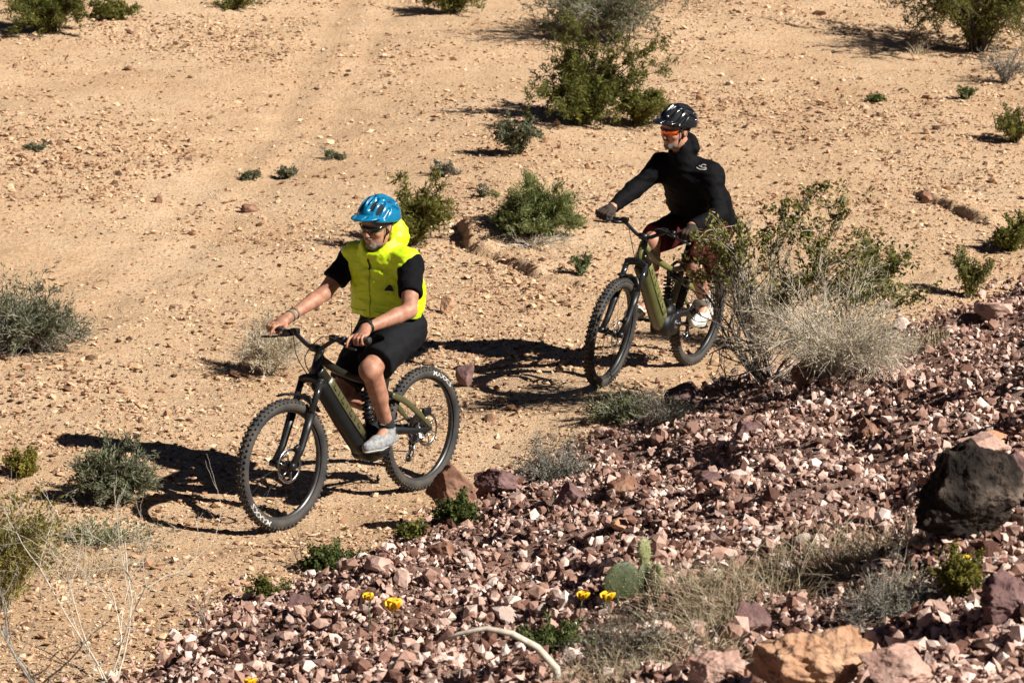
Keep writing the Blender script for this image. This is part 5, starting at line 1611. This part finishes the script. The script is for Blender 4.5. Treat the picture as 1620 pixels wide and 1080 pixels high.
# on the slope
for i, (px, py, w, h, lb) in enumerate([(1100, 955, 170, 110, 'pale dry grass tuft just right of the prickly pear'), (1200, 935, 200, 130, 'wispy pale grass tuft in the middle of the slope grass'), (1295, 905, 200, 130, 'pale grass tuft left of the black boulder by one tuft'), (1390, 890, 170, 120, 'pale dry grass tuft closest to the black boulder'),
                                        (1065, 1045, 220, 120, 'dry grass tuft below the prickly pear'), (960, 1080, 150, 80, 'dry grass tuft at the bottom edge right of the curved stick'), (1430, 965, 120, 80, 'dry grass tuft below the black boulder on its left'), (1150, 1000, 110, 80, 'dry grass tuft beside the purple slab of rock')]):
    tuft('grass_tuft', px, py, w, h, lb, 'grass', 520, 'straw', 60 + i, width=.0015, lean=1.1, group='dry grass tufts on the slope')
plant('dead_brush', 1400, 985, 180, 90, 'grey dead brush between the black boulder and the tan boulder', 'dead brush', 60, 1.35, 10, 900, (.009, .003), 'grey', 'grey', BG, 70, rstem=.003)
plant('desert_shrub', 1515, 945, 110, 80, 'yellow green plant growing below the black boulder', 'weed', 30, 1.1, 9, 1400, (.010, .005), 'yellow', 'green', BG, 71)
plant('desert_shrub', 885, 1045, 110, 70, 'small green leafy plant low on the slope beside the curved stick', 'weed', 36, 1.2, 9, 1600, (.009, .005), 'fresh', 'green', BG, 72)
plant('dead_brush', 985, 1055, 190, 90, 'brown dead brush at the bottom edge under the prickly pear', 'dead brush', 60, 1.3, 10, 900, (.009, .003), 'grey', 'brown', BG, 73, rstem=.003)

# prickly pear
M_PAD = mat('cactus_pad', (.045, .06, .022), .6, color2=(.085, .095, .04), scale=26, bump=.004, bscale=60)
M_PADY = mat('young_cactus_pad', (.19, .21, .075), .55, color2=(.24, .245, .11), scale=26, bump=.004, bscale=60)
M_SPINE = mat('cactus_spine', (.55, .48, .33), .7)
PB = at(1010, 945); pk = scale_at(PB)
pk *= .86
pear = empty('prickly_pear', PB)
tag(pear, 'prickly pear cactus with three flat pads on the gravel slope', 'cactus')
def pad(cx, cz, cy, w, h, yaw, roll, material, seed):
    v, f = ico(3)
    r = np.random.default_rng(seed)
    v = v * np.array([w, .018, h]) * np.stack([1 + .22 * v[:, 2], np.ones(len(v)), np.ones(len(v))], -1)
    R = np.array(Matrix.Rotation(yaw, 3, 'Z') @ Matrix.Rotation(roll, 3, 'Y'))
    c = np.array([cx, cy, cz])
    p = build('pad', v @ R.T + c, f, material, pear)
    q = r.choice(len(v), 90, replace=False)
    n = unit(v[q] / np.array([w * w, .018 ** 2, h * h]))
    a = v[q]; d = unit(n + r.normal(0, .35, n.shape)) * r.uniform(.01, .024, (len(q), 1))
    V, Q = tubes(np.stack([a, a + d], 1) @ R.T + c, np.tile([.0017, .0006], (len(q), 1)), 3)
    tag(build('spines', V, Q, M_SPINE, p), kind='stuff')
pad(-28 * pk, 32 * pk, -.02, 36 * pk, 40 * pk, .35, -.9, M_PAD, 1)
pad(10 * pk, 30 * pk, .03, 22 * pk, 36 * pk, .9, .15, M_PAD, 2)
pad(10 * pk, 82 * pk, .03, 14 * pk, 28 * pk, .5, -.1, M_PADY, 3)
pad(32 * pk, 36 * pk, 0, 14 * pk, 30 * pk, -.7, .12, M_PADY, 4)

# yellow poppies
M_PETAL = mat('yellow_petal', (.85, .55, .01), .6, color2=(.85, .40, .01), scale=30)
def poppy(px, py, size, stem, label, seed):
    r = np.random.default_rng(seed)
    B = at(px, py + stem); k = scale_at(B)
    root = empty('yellow_poppy', B); tag(root, label, 'flower', 'yellow poppies on the slope')
    h = stem * k; s = size * k / 2
    top = np.array([r.normal(0, .01), 0, h])
    MB().tube([(0, 0, -.01), (.008, 0, h * .5), top], .0022, 6).build('stem', M_TWIG['green'], root)
    for q in range(5):
        a = q * np.pi / 2.5 + r.uniform(0, .5); s = size * k / 2 * r.uniform(.8, 1.1); opn = r.uniform(.5, 1.0)
        g = []
        for i in range(5):
            for j in range(5):
                u, w = i / 4, (j - 2) / 2
                wd = s * (.35 + .75 * math.sin(u * 2.2)) * w
                out, up_ = s * (.2 + .8 * u) * opn, s * 1.4 * u - .1 * s * abs(w)
                g.append(top + np.array([math.cos(a) * out - math.sin(a) * wd, math.sin(a) * out + math.cos(a) * wd, up_]))
        Q = [(i * 5 + j, i * 5 + j + 1, i * 5 + j + 6, i * 5 + j + 5) for i in range(4) for j in range(4)]
        o = build('petal', g, np.array(Q), M_PETAL, root)
        so = o.modifiers.new('thickness', 'SOLIDIFY'); so.thickness = .0006
poppy(620, 962, 27, 70, 'largest yellow poppy low on the slope left of centre', 1)
poppy(582, 946, 16, 60, 'small yellow poppy just left of the largest one', 2)
poppy(913, 945, 18, 60, 'yellow poppy left of the pair below the prickly pear', 3)
poppy(963, 948, 20, 60, 'orange yellow poppy right of the pair below the prickly pear', 4)
poppy(399, 1082, 18, 50, 'yellow poppy half cut by the bottom edge', 5)
poppy(1523, 885, 12, 40, 'tiny yellow flower on the plant below the black boulder', 6)

# the curved dead stick at the bottom edge
SB = at(870, 1085); k = scale_at(SB)
stick = MB()
pts = [(14, 0, -30), (10, 0, 30), (-20, 2, 62), (-60, 3, 84), (-100, 4, 92), (-145, 5, 82), (-185, 8, 62)]
stick.tube(np.array([(p[0] * k, p[1] * k * 3, p[2] * k) for p in pts]), [.016, .015, .014, .012, .010, .007, .003], 9)
so = stick.build('dead_stick', M_TWIG['pale']); so.location = SB
tag(so, 'thick curved dead stick arching over the gravel at the bottom edge', 'stick')
